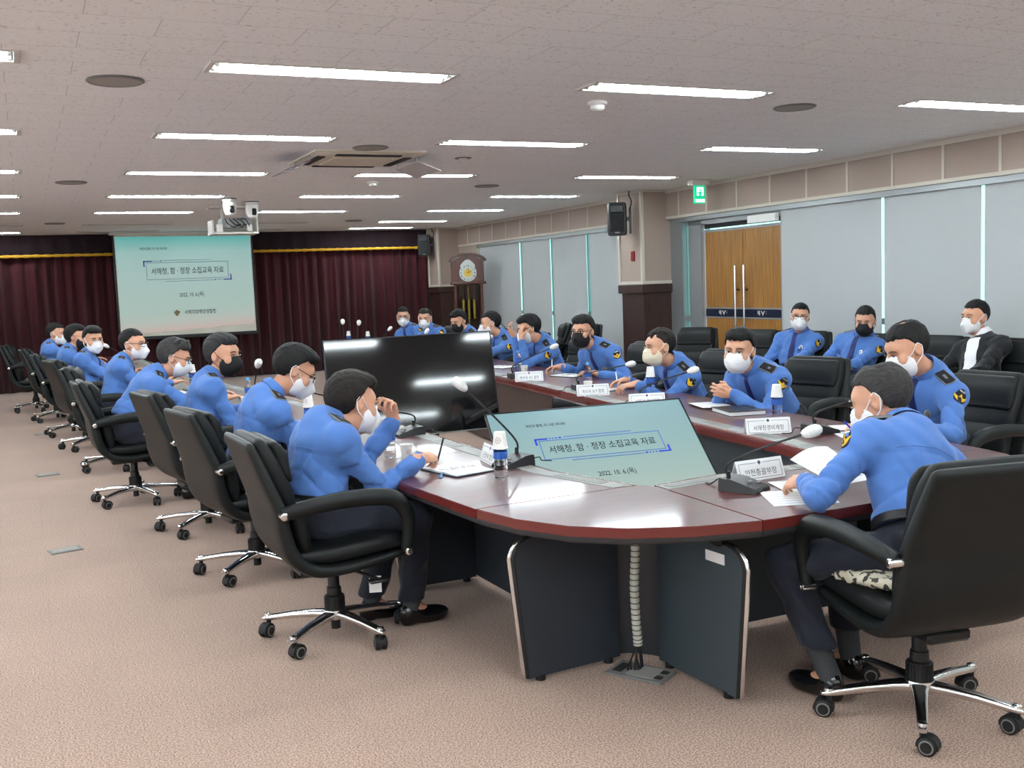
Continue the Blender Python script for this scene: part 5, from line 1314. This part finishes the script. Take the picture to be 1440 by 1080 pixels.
mics = [((2.075, 4.45), -1.35, (-.205, .096, .39), 'microphone with white cloth cover standing tall in front of the nearest left officer'),
        ((2.01, 5.77), -1.5, (-.4, .17, .18), 'microphone on the left row, behind the hand of the nearest left officer'),
        ((1.86, 6.95), -1.5, (-.16, .07, .19), 'microphone base and bent neck beside the name card of the second left officer'),
        ((1.66, 8.71), -1.5, (.07, -.03, .27), 'microphone with white cover behind the water bottle of the left officer in a black mask'),
        ((1.36, 9.85), -1.5, (-.16, .1, .24), 'microphone head by the white mask of the upright left officer with glasses'),
        ((1.22, 12.1), -1.5, (-.2, .1, .27), 'microphone with white cover beside the left officer looking at the camera'),
        ((1.1, 14.4), -1.5, (-.15, .05, .25), 'far left microphone by the two farthest left officers'),
        ((2.60, 3.36), .45, (.235, -.11, .225), 'microphone with white cover in front of the nearest officer seen from behind'),
        ((3.87, 4.33), 1.35, (.3, -.15, .21), 'microphone between two right hand nameplates, neck bending behind the greying head'),
        ((3.86, 6.05), 1.35, (.28, -.13, .22), 'microphone rising above the lit television, beside the clasped hands'),
        ((4.0, 7.2), 1.35, (.33, -.155, .19), 'microphone in front of the right officer in a black mask'),
        ((4.06, 8.55), 1.35, (.3, -.14, .27), 'microphone before the right officer holding a pen to his face'),
        ((4.42, 10.6), 1.35, (.22, -.1, .27), 'microphone beside the right corner of the black television'),
        ((4.6, 12.5), 1.35, (.05, -.02, .28), 'microphone in front of the far officer in a black mask, above the black television'),
        ((4.62, 14.2), 1.35, (.1, -.02, .27), 'microphone in front of the two far officers facing the camera'),
        ((4.45, 15.4), 1.35, (-.05, .02, .36), 'left of the two far microphones standing up against the curtain'), ((4.5, 14.9), 1.35, (.0, .02, .35), 'right of the two far microphones standing up against the curtain')]
for a in mics: mic(*a)

PLT = {}
def nameplate(loc, rz, txt, label, w=.25, sub=None):
    t = empty('nameplate', (loc[0], loc[1], TZ), rz, label, 'nameplate', 'tent nameplates on the table')
    h, d = .085, .032
    k = MB()
    for s in (-1, 1):
        P = [(-w/2, s*d, 0), (w/2, s*d, 0), (w/2, s*.001, h), (-w/2, s*.001, h)]; Q = [(x, y-s*.0016, z) for x, y, z in P]
        k.add(P+Q, [(0, 1, 2, 3) if s < 0 else (3, 2, 1, 0), (7, 6, 5, 4) if s < 0 else (4, 5, 6, 7), (0, 4, 5, 1), (1, 5, 6, 2), (3, 2, 6, 7), (0, 3, 7, 4)])
    k.build('card', m_paper, t)
    for s in (-1, 1):
        ux = v3((-s, 0, 0)) if s > 0 else v3((1, 0, 0)); uz = nrm(v3((0, -s*(d-.001), h))); un = np.cross(ux, uz); T = mat4(np.array([ux, uz, un]).T, v3((0, s*(d*.5+.0005), h*.5))+un*.0006)
        e = MB(); add_text(e, txt, .033, T@mat4(np.eye(3), (0, -.013, 0)), bold=0., width=w*(.68 if len(txt) > 5 else .5)); e.build('lettering', m_ink, t)
        e = MB(); x, z = w*.45, h*.34
        for a in ([(-x, z), (-.018, z), (-.018, z+.0018), (-x, z+.0018)], [(.018, z), (x, z), (x, z+.0018), (.018, z+.0018)], [(-x, -z-.008), (x, -z-.008), (x, -z-.0062), (-x, -z-.0062)], [(-x, -z-.008), (-x+.0018, -z-.008), (-x+.0018, z), (-x, z)], [(x-.0018, -z-.008), (x, -z-.008), (x, z), (x-.0018, z)]): e.plate(a, T, .0004)
        e.plate([(q[0]*.009, z+.001+q[1]*.011) for q in ((0, 1), (.4, .5), (1, .4), (.8, -.3), (.3, -.6), (0, -1), (-.3, -.6), (-.8, -.3), (-1, .4), (-.4, .5))], T, .0006)
        e.build('border_and_emblem', mat('card_navy', srgb(62, 72, 98), .8), t)
nameplate((2.80, 3.52), .02, '안전총괄부장', 'white nameplate in front of the nearest officer seen from behind')
nameplate((3.65, 4.50), -.38, '서해청경비계장', 'white nameplate before the officer with clasped hands')
nameplate((3.83, 6.0), -.36, '서해서 경비과장', 'white nameplate half hidden behind the top of the lit television')
nameplate((3.87, 6.82), -.34, '여수서 317 함장', 'white nameplate before the right officer in a black mask and glasses')
nameplate((4.02, 8.22), -.34, '여수서 131 함장', 'white nameplate nearest the corner of the black television')
nameplate((2.03, 4.60), -1.7, '군산서 함장', 'white nameplate behind the capped bottle of the nearest left officer')
nameplate((1.80, 6.62), -1.65, '군산서 131 함장', 'white nameplate in front of the second nearest left officer')
nameplate((1.40, 9.15), -.5, '목포서 함장', 'white nameplate in front of the heavy set left officer')

def make_bottle(cap):
    t = empty('water_bottle'); tag(t, None, 'bottle')
    pr = [(.004, .002), (.027, .0), (.031, .006), (.031, .03), (.0285, .036), (.031, .042), (.031, .052), (.0285, .058), (.031, .064), (.031, .075), (.0285, .081), (.031, .087), (.031, .12), (.03, .142), (.024, .16), (.014, .176), (.0125, .18), (.0125, .192)]
    MB().lathe(pr, 24).build('bottle_body', m_bottle, t, 60)
    MB().lathe([(.0318, .09), (.0322, .092), (.0322, .122), (.0318, .124)], 24, cap=False).build('label_band', m_label, t)
    if cap: MB().lathe([(.0148, .186), (.015, .188), (.015, .203), (.012, .206), (.002, .206)], 20).build('cap', m_cap, t)
    return t
def make_cup(inv):
    t = empty('paper_cup'); tag(t, None, 'cup')
    pr = [(.025, .0), (.0255, .002), (.0345, .07), (.0365, .071), (.0365, .075), (.0345, .0755), (.0335, .073), (.0248, .006), (.002, .005)]
    k = MB().lathe(pr, 26); g = MB()
    for q in range(2):
        a0 = q*PI+2.9; R0 = []
        for r in (.0135, .0115):
            R0.append([(r*math.cos(2*PI*i/22), r*math.sin(2*PI*i/22)) for i in range(22)])
        def wrap(x, z): z_ = .036+z; rr = .0255+(z_/.07)*.009+.0006; th = a0+x/rr; return (rr*math.cos(th), rr*math.sin(th), z_)
        g.add([wrap(*p) for r in R0 for p in r], [(i, (i+1) % 22, 22+(i+1) % 22, 22+i) for i in range(22)])
        for (x0, x1, z0, z1) in ((-.005, .005, -.005, -.0035), (-.005, -.0035, -.005, .005), (.0035, .005, -.005, .005), (-.001, .001, -.001, .006)): g.add([wrap(x0, z0), wrap(x1, z0), wrap(x1, z1), wrap(x0, z1)], [(0, 1, 2, 3)])
    if inv:
        k.v = [(x, -y, .0755-z) for x, y, z in k.v]; g.v = [(x, -y, .0755-z) for x, y, z in g.v]
    k.build('cup_wall', m_cup, t); g.build('printed_ring', mat('print_brown', srgb(142, 92, 88), .8), t)
    return t
bc, bo = make_bottle(True), make_bottle(False); cu, ci = make_cup(False), make_cup(True); us = {}
def put(p, x, y, z, lab, grp, rz=0.):
    f = p.name not in us; us[p.name] = 1
    return place(p, f, (x, y, z), rz, lab, grp)
gb, gc = 'water bottles on the table', 'paper cups on the table'
for x, y, lab in ((1.66, 5.07, 'blue capped water bottle behind the paper cup of the nearest left officer'), (1.57, 8.3, 'blue capped water bottle beside the left officer in a black mask'), (4.385, 9.2, 'blue capped water bottle before the right officer with a pen at his face'), (4.12, 7.33, 'blue capped water bottle before the right officer in glasses and a black mask')): put(bc, x, y, TZ+.001, lab, gb)
for x, y, lab, lc in ((1.895, 4.2, 'tall capless water bottle under a paper cup at the near end of the left row', 'upturned paper cup with a ring mark on the nearest water bottle'), (1.60, 6.5, 'water bottle under a cup beside the second left officer', 'upturned paper cup under the chin of the second left officer'),
        (4.03, 4.88, 'water bottle under a cup beside the black folder on the right row', 'upturned paper cup beside the black folder on the right row'), (4.2, 6.52, 'water bottle under a cup before the balding right officer in a cream mask', 'upturned paper cup before the balding right officer in a cream mask'),
        (1.42, 10.3, 'water bottle under a cup beside the heavy set left officer', 'upturned paper cup beside the face of the heavy set left officer'), (1.1, 13.2, 'water bottle under a cup beside the left officer looking at the camera', 'upturned paper cup beside the left officer looking at the camera'),
        (4.62, 15.9, 'far water bottle under a cup, left of the two against the curtain', 'far upturned paper cup, left of the two against the curtain'), (4.78, 15.4, 'far water bottle under a cup, right of the two against the curtain', 'far upturned paper cup, right of the two against the curtain')):
    put(bo, x, y, TZ+.001, lab, gb); put(ci, x, y, TZ+.137, lc, gc, -.75+x*.7)
for x, y, lab in ((1.72, 4.98, 'paper cup with a ring mark standing by the nearest left officer'), (1.5, 8.1, 'paper cup in front of the left officer in a black mask'), (4.33, 8.95, 'small paper cup behind the nameplate near the black television'), (4.0, 7.12, 'paper cup behind the nameplate of the right officer in glasses')): put(cu, x, y, TZ+.001, lab, gc, -1.2)

# papers, notebooks, folders, pens
def sheet(pts, z, lab, lines=0, cat='paper', grp='loose papers on the table', bend=0.):
    """sheet of paper given by its corners"""
    P = [v3(p) for p in pts]; n = 6; k = MB(); G = []
    for i in range(n+1):
        for j in range(n+1):
            u, v = i/n, j/n; p = (P[0]*(1-u)+P[1]*u)*(1-v)+(P[3]*(1-u)+P[2]*u)*v
            zz = (p[2] if len(p) > 2 else 0)+bend*math.sin(PI*u)*v; G.append((p[0], p[1], z+zz))
    m = n+1; f = [(i*m+j, (i+1)*m+j, (i+1)*m+j+1, i*m+j+1) for i in range(n) for j in range(n)]
    b = [(x, y, zz-.0008) for x, y, zz in G]; e = [i*m for i in range(m)]+[n*m+j for j in range(1, m)]+[i*m+n for i in range(n-1, -1, -1)]+[j for j in range(n-1, 0, -1)]
    N = m*m; k.add(G+b, f+[tuple(i+N for i in q[::-1]) for q in f]+[(e[i], N+e[i], N+e[(i+1) % len(e)], e[(i+1) % len(e)]) for i in range(len(e))])
    o = k.build('sheet_of_paper', m_paper, None, 60); tag(o, lab, cat, grp)
    if lines:
        g = MB()
        for r in range(lines):
            u0, u1 = .1, .9-.3*((r*7) % 4)/4; v_ = .12+.76*r/max(1, lines-1); q = []
            for u, v in ((u0, v_), (u1, v_), (u1, v_+.016), (u0, v_+.016)):
                p = (P[0]*(1-u)+P[1]*u)*(1-v)+(P[3]*(1-u)+P[2]*u)*v; q.append((p[0], p[1], z+(p[2] if len(p) > 2 else 0)+bend*math.sin(PI*u)*v+.0012))
            g.add(q, [(0, 1, 2, 3)])
        g.build('printed_lines', mat('print_grey', srgb(150, 152, 156), .9), o)
    return o
def book(x, y, rz, w, d, th, lab, openb=False, pages=True, z=TZ, ribbon=False, name='notebook'):
    t = empty(name, (x, y, z), rz, lab, name, None)
    if openb:
        MB().box((0, 0, .003), (w*2+.01, d+.008, .006), None, 0, .002).build('cover', mat('notebook_navy', srgb(34, 44, 62), .5), t)
        for s in (-1, 1):
            k = MB(); R = []
            for i in range(8): u = i/7; R.append([(s*w*u, -d/2, .006), (s*w*u, d/2, .006), (s*w*u, d/2, .006+th*(.6+.5*math.sin(PI*min(1, u*1.3+.1)))), (s*w*u, -d/2, .006+th*(.6+.5*math.sin(PI*min(1, u*1.3+.1))))])
            k.rings(R); k.build('pages', m_paper, t)
        k = MB()
        for i in range(9): k.tube(spline([(-.02+.02*(i % 3), -.09+.02*i, .0075+th*1.1), (-.005+.02*(i % 3), -.08+.02*i, .008+th*1.1), (-.01+.025*(i % 3), -.085+.02*i, .0075+th*1.1), (.012+.03*(i % 2), -.078+.02*i, .0075+th*1.1)], 3), .0009, 4)
        k.build('handwriting', m_ink, t)
    else:
        MB().box((0, 0, th-.0015), (w, d, .003), None, 0, .001).build('cover', m_plast, t); MB().box((0, 0, .0015), (w, d, .003), None, 0, .001).build('cover', m_plast, t)
        MB().box((.003, 0, th/2), (w-.01, d-.008, th-.005)).build('pages', m_paper if pages else m_plast, t)
    if ribbon: MB().tube(spline([(w*.3, -d/2, .01), (w*.4, -d/2-.03, .004), (w*.55, -d/2-.035, .003), (w*.7, -d/2-.06, .003)], 5), .004, 6, flat=(1.6, .5)).build('ribbon', mat('ribbon_blue', srgb(70, 130, 176), .6), t)
    return t
book(1.80, 4.50, -1.35, .15, .21, .008, 'open notebook with handwriting under the pen hand of the nearest left officer', True, ribbon=True)
book(4.50, 8.35, -1.3, .15, .21, .008, 'open notebook before the right officer in glasses and a black mask', True)
book(4.44, 9.75, -1.3, .15, .21, .008, 'open notebook behind the right corner of the black television', True)
book(4.12, 7.08, -1.3, .12, .17, .006, 'small open notebook under the hands of the balding right officer', True)
book(4.05, 5.28, -.25, .24, .31, .028, 'closed black folder beside the officer with clasped hands', False, True, name='folder')
book(4.14, 5.66, -.2, .22, .3, .01, 'flat black folder under the white paper before clasped hands', False, False, name='folder')
sheet([(3.98, 5.56), (4.18, 5.5), (4.26, 5.78), (4.06, 5.84)], TZ+.0115, 'white paper on the flat folder before clasped hands', 4)
sheet([(3.78, 4.02), (4.02, 3.90), (4.16, 4.18), (3.92, 4.30)], TZ+.0015, 'printed sheet under the writing hand of the officer at the right corner', 9)
sheet([(4.0, 4.33), (4.16, 4.25), (4.24, 4.42), (4.08, 4.5)], TZ+.0015, 'spare white sheet behind the right corner microphone', 0)
sheet([(2.50, 3.05), (2.74, 2.96), (2.86, 3.2), (2.62, 3.29)], TZ+.0015, 'white sheet at the near table edge before the nearest officer seen from behind', 6)
sheet([(2.70, 3.22), (2.92, 3.16), (2.99, 3.36), (2.77, 3.42)], TZ+.0035, 'white sheet beside the black microphone base of the nearest officer', 5)
sheet([(2.86, 3.10, .03), (3.06, 3.12, .03), (3.06, 3.38, .13), (2.84, 3.36, .10)], TZ+.0, 'white sheet lifted in the left hand of the nearest officer', 5, bend=.02)
sheet([(1.60, 5.3), (1.8, 5.25), (1.84, 5.5), (1.64, 5.55)], TZ+.0015, 'white sheet behind the raised hand of the nearest left officer', 4)
sheet([(1.62, 6.2), (1.8, 6.15), (1.84, 6.42), (1.66, 6.47)], TZ+.0015, 'white sheet under the hands of the second left officer', 4)
sheet([(1.5, 7.5), (1.7, 7.45), (1.73, 7.72), (1.53, 7.77)], TZ+.0015, 'white sheet before the left officer in a black mask', 4)
sheet([(1.2, 9.6), (1.42, 9.58), (1.42, 9.9), (1.2, 9.92)], TZ+.0015, 'white sheets on the grey tray beside the heavy set left officer', 4)
def pen(p, d, lab, m, L=.14, r=.0045):
    p, d = v3(p), nrm(d); k = MB().tube([p, p+d*.012, p+d*.02, p+d*(L-.01), p+d*L], [.0008, .003, r, r, r*.7], 10)
    o = k.build('pen', m); tag(o, lab, 'pen', 'pens in the hands'); return o
# ---------------------------------------------------------------- chairs
chair = make_chair(); used_c = [0]
def seat_at(x, y, heading, lab, grp):
    o = place(chair, not used_c[0], (x, y, 0), math.radians(heading-90), lab, grp); used_c[0] = 1; o['category'] = 'chair'; return o
gl, gr_, gw = 'office chairs along the left row', 'office chairs along the right row', 'office chairs against the windows'
c1 = seat_at(1.18, 4.52, 2, 'black leather office chair of the nearest left officer, paper tag under the seat', gl)
for a in ((1.09, 5.83, 10, 'black leather office chair of the second left officer, seen from behind', gl), (1.02, 7.1, 10, 'black leather office chair of the left officer in a black mask', gl), (.68, 8.42, 2, 'black leather office chair under the heavy set left officer', gl), (.66, 10.2, -8, 'black leather office chair of the upright left officer with glasses', gl),
          (.56, 11.75, 12, 'black leather office chair of the left officer looking at the camera', gl), (.42, 13.1, 0, 'black leather office chair third from the curtain end of the left row', gl), (.30, 14.8, 4, 'black leather office chair second from the curtain end of the left row', gl), (.06, 16.3, -6, 'empty black leather office chair at the curtain end of the left row', gl),
          (2.765, 2.60, 79, 'large black leather office chair nearest the camera, at lower right', gr_), (4.62, 4.12, 184, 'black leather office chair behind the officer at the right table corner', gr_), (4.76, 5.62, 196, 'black leather office chair behind the officer with clasped hands', gr_), (4.82, 6.78, 192, 'black leather office chair behind the balding officer in a cream mask', gr_), (4.99, 8.2, 190, 'black leather office chair behind the right officer in glasses and a black mask', gr_),
          (5.12, 9.75, 178, 'black leather office chair of the right officer holding a pen to his face', gr_), (5.33, 11.3, 176, 'black leather office chair of the right officer by the corner of the black television', gr_), (5.42, 12.6, 190, 'black leather office chair of the far officer with his head bowed', gr_), (5.43, 14.0, 205, 'black leather office chair of the second farthest right officer', gr_), (5.4, 14.95, 215, 'black leather office chair of the farthest right officer', gr_),
          (6.93, 5.82, 178, 'black leather office chair under the man in a black suit', gw), (6.95, 6.55, 186, 'empty black leather office chair between the suited man and the officer in a black mask', gw), (6.88, 7.27, 196, 'black leather office chair under the wall officer in a black mask', gw), (6.9, 8.08, 205, 'black leather office chair under the wall officer in a white mask', gw), (6.86, 8.85, 195, 'empty black leather office chair left of the wall officer in a white mask', gw), (6.85, 9.85, 214, 'empty black leather office chair in front of the wooden doors', gw),
          (6.7, 12.35, 200, 'empty black leather office chair at the windows beside the pillar', gw), (6.7, 13.15, 160, 'empty black leather office chair at the windows, turned sideways', gw)): seat_at(*a)
k = MB().box((0, 0, 0), (.055, .0015, .075), None, 0, .0005).build('seat_tag', m_paper, c1); k.location = (.2, .13, .27); k.rotation_euler = (0, 0, 1.2)
k2 = MB().plate([(-.02, .0), (.02, .0), (.014, .024), (-.014, .024)], mat4(np.array([[1, 0, 0], [0, 0, -1], [0, 1, 0]]).astype(float), (0, -.001, .004)), .0006).build('tag_print', mat('tag_blue', srgb(70, 120, 170), .7), k)
# seat cushion of the nearest officer
F = Field((-.26, -.26, -.06), (.26, .3, .08), .009)
F.ell((0, .02, 0), (.235, .235, .03), None, .02); F.put(lambda X, Y, Z: np.maximum(np.maximum(np.abs(X)-.205, np.abs(Y-.02)-.205), np.abs(Z)-.012-.006*np.sin(31*X+17*Y)), (-.22, -.2, -.03), (.22, .24, .03), .03)
F.add(lambda X, Y, Z: .004*np.sin(52*X+9*np.sin(20*Y))*np.sin(41*Y))
o = link('seat_pad', F.mesh('seat_pad', camo_mat())); o.location = (2.78, 2.63, .505); o.rotation_euler = (math.radians(-4), 0, math.radians(6)); tag(o, 'patterned cream and grey pad on the seat of the nearest chair', 'cushion')

# ---------------------------------------------------------------- the people
GL_, GR, GW = 'officers along the left row', 'officers along the right row', 'people seated along the windows'
person('nearest left officer in blue, writing, left hand raised to his white mask', 8, (1.10, 4.55), (1.35, 4.655, 1.05), (12, 14, 4), res=.0065, hairstyle='full', hairmat=m_hairbrown, mask='beak',
       wr=(1.625, 4.52, .775), hr=((.8, .55, -.05), (-.1, .5, -.85), .85, 1), wl=(1.60, 4.80, .93), hl=((-.25, -.3, .9), (-.8, -.55, -.1), .95), elbow=((.12, -.3, -1), (0, -.2, -1)), feet=((.13, .42), (-.05, .30)), seat=.50, group=GL_, belt=True, hs=1.13, hem=.12, seams=True)
person('second left officer in blue with glasses, head bowed over the table', 6, (1.06, 5.85), (1.37, 5.86, 1.13), (-6, 32, 0), res=.007, hairstyle='parted', mask='beak', glasses=True,
       wr=(1.50, 5.93, .765), wl=(1.46, 6.2, .765), seat=.50, group=GL_, hs=1.13, seams=True)
person('left officer in blue with grey hair and a black mask, third from the camera', -4, (1.0, 7.12), (1.2, 7.2, 1.165), (-42, 6, 0), res=.008, hairstyle='parted', hairmat=m_hairmix, mask='cloth', maskmat=m_maskblk,
       wr=(1.42, 7.1, .765), wl=(1.42, 7.5, .765), seat=.50, group=GL_, hs=1.13)
person('heavy set left officer in blue hunched forward with glasses and a white mask', 0, (.66, 8.35), (1.03, 8.39, 1.10), (-14, 18, 0), res=.008, hairstyle='spiky', hairmat=m_hairgrey, mask='cloth', glasses=True, belly=.04,
       wr=(1.36, 8.2, .765), wl=(1.34, 8.65, .765), seat=.50, group=GL_, hs=1.13, s=1.08)
person('upright left officer in blue with glasses and a white mask, facing the room', -14, (.68, 10.2), (.9, 10.28, 1.14), (-34, 4, 0), res=.009, hairstyle='crew', mask='beak', glasses=True,
       wr=(1.2, 10.1, .765), wl=(1.2, 10.45, .765), seat=.50, group=GL_, hs=1.13)
person('left officer in blue looking at the camera over a white mask', -25, (.55, 11.72), (.64, 11.8, 1.145), (-72, 6, 0), res=.01, hairstyle='full', mask='beak',
       wr=(.98, 11.5, .765), wl=(1.03, 11.95, .765), seat=.50, group=GL_, hs=1.13)
person('left officer in blue with glasses and a black mask, second from the curtain', -8, (.42, 13.1), (.53, 13.2, 1.14), (-22, 4, 0), res=.011, hairstyle='full', mask='cloth', maskmat=m_maskblk, glasses=True,
       wr=(.9, 13.0, .765), wl=(.9, 13.4, .765), seat=.50, group=GL_, hs=1.13)
person('farthest left officer in blue, white mask, nearest the curtain', -5, (.30, 14.8), (.36, 14.9, 1.14), (-28, 8, 0), res=.012, hairstyle='short', mask='beak',
       wr=(.8, 14.7, .765), wl=(.8, 15.1, .765), seat=.50, group=GL_, hs=1.13)
person('nearest officer in light blue seen from behind, grey thinning hair, reading papers', 96, (2.81, 2.63), (2.99, 3.0, 1.072), (118, 22, -3), res=.0065, hairstyle='thin', hairmat=m_hairgrey, mask='flat',
       wl=(2.66, 3.06, .775), hl=((.1, .9, -.15), (.55, -.1, -.8), .5), wr=(3.2, 3.12, .77), elbow=((.5, -.4, -.8), (-.85, .05, -.6)), feet=((.02, .34), (-.2, .25)), seat=.52, group=GR, belt=True, hs=1.10, s=1.04, hem=.19, seams=True)
person('balding officer in blue at the right table corner, head down, writing', 176, (4.58, 4.15), (4.25, 4.08, 1.15), (166, 24, 0), res=.007, hairstyle='thin', mask='flat', twist=-4,
       wr=(3.93, 4.07, .775), hr=((-.95, -.3, -.1), (.1, .2, -.9), .7, 1), wl=(4.0, 3.86, .77), seat=.50, group=GR, hs=1.13)
person('officer in blue with clasped hands and a white mask, glancing at the camera', 186, (4.72, 5.66), (4.3, 5.58, 1.07), (214, 6, 3), res=.007, hairstyle='full', mask='flat', twist=6,
       wr=(4.20, 5.655, .79), hr=((-.75, -.6, .3), (0, -1, -.1), .8), wl=(4.18, 5.50, .79), hl=((-.75, .6, .25), (0, 1, .1), .8), seat=.50, group=GR, hs=1.15, s=1.06)
person('balding officer in blue with a cream mask, holding a pen over a pad', 176, (4.78, 6.8), (4.4, 6.69, 1.045), (172, 6, 0), res=.0075, hairstyle='bald', hairmat=m_hairbrown, mask='flat', maskmat=m_maskcream,
       wr=(4.30, 7.03, .77), hr=((-.9, .2, -.1), (.2, -.3, -.9), .8, 1), wl=(4.19, 6.70, .77), hl=((-.9, .3, -.1), (.1, .2, -.95), .6), seat=.48, group=GR, hs=1.12)
person('right officer in blue with glasses and a black mask, looking across the ring', 186, (4.98, 8.22), (4.55, 8.16, 1.115), (212, 4, 0), res=.008, hairstyle='full', mask='cloth', maskmat=m_maskblk, glasses=True, twist=8,
       wr=(4.51, 8.53, .775), hr=((-.9, .3, -.05), (.1, -.4, -.9), .8, 1), wl=(4.58, 7.95, .74), seat=.50, group=GR, hs=1.14)
person('right officer in blue with glasses, both hands at his mask, holding a pen', 172, (5.10, 9.75), (4.75, 9.67, 1.095), (166, 16, 0), res=.008, hairstyle='full', mask='flat', glasses=True,
       wr=(4.66, 9.84, 1.0), hr=((-.5, .2, .85), (.5, -.7, .2), .8, 1), wl=(4.63, 9.60, .98), hl=((-.05, .15, 1), (.9, .2, 0), .9), elbow=((-.1, .1, -1), (-.1, .1, -1)), seat=.50, group=GR, hs=1.13)
person('right officer in blue in profile, white mask, by the corner of the black television', 172, (5.32, 11.3), (5.0, 11.21, 1.105), (164, 8, 0), res=.01, hairstyle='crew', mask='beak',
       wr=(4.62, 11.2, .77), wl=(4.6, 10.85, .77), seat=.48, group=GR, hs=1.13)
person('far officer in blue with head bowed and a black mask, in front of the clock', 185, (5.42, 12.62), (5.15, 12.57, 1.105), (206, 20, 0), res=.01, hairstyle='full', mask='cloth', maskmat=m_maskblk,
       wr=(4.8, 12.6, .77), wl=(4.82, 12.3, .77), seat=.48, group=GR, hs=1.12)
person('brown haired far officer in a white mask, right of two facing the camera', 205, (5.42, 14.0), (5.2, 13.98, 1.115), (236, 10, 0), res=.011, hairstyle='thin', hairmat=m_hairbrown, mask='beak',
       wr=(4.95, 13.8, .77), wl=(5.0, 13.6, .77), seat=.48, group=GR, hs=1.13)
person('far officer in blue with glasses and white mask, left of two facing the camera', 215, (5.4, 14.95), (5.2, 14.91, 1.125), (248, 6, 0), res=.011, hairstyle='short', mask='beak', glasses=True,
       wr=(4.95, 14.7, .77), wl=(5.05, 14.5, .77), seat=.48, group=GR, hs=1.13)
person('officer in blue with glasses and white mask seated by the wall next to the doors', 205, (6.92, 8.1), (6.97, 8.07, 1.13), (226, 2, 4), res=.009, hairstyle='short', mask='flat', glasses=True,
       wr=(6.55, 8.12, .66), wl=(6.58, 7.82, .655), seat=.49, group=GW, hs=1.05)
person('officer in blue with a black mask seated by the wall, looking down', 198, (6.9, 7.28), (6.95, 7.17, 1.105), (216, 14, 3), res=.009, hairstyle='short', mask='cloth', maskmat=m_maskblk,
       wr=(6.5, 7.38, .66), wl=(6.5, 7.1, .655), seat=.49, group=GW, hs=1.05)
person('man in a black suit and white shirt with a white mask, seated by the windows', 182, (6.98, 5.95), (7.08, 6.07, 1.15), (178, 4, 2), res=.009, hairstyle='short', mask='beak', outfit='suit',
       wr=(6.62, 6.2, .66), wl=(6.6, 5.8, .66), seat=.49, group=GW, hs=1.08, patches=False)
pen((1.735, 4.60, .715), (.25, -.1, .9), 'black pen in the writing hand of the nearest left officer', m_plast)
pen((3.84, 4.0, .71), (-.5, .05, .5), 'blue pen in the hand of the officer at the right table corner', mat('pen_blue', srgb(40, 60, 190), .35))
pen((4.22, 7.03, .72), (.2, .5, .7), 'white pen in the hand of the balding officer in a cream mask', m_white)
pen((4.42, 8.55, .72), (.2, .3, .8), 'white pen held by the right officer in glasses and a black mask', m_white)
pen((4.62, 9.86, 1.06), (-.6, .15, .6), 'thin black pen held up to the face of a right row officer', m_plast)
sheet([(6.42, 8.1, .0), (6.5, 7.9, .0), (6.66, 7.98, .0), (6.58, 8.18, .0)], .665, 'white folded paper in the lap of the wall officer in glasses', 2)
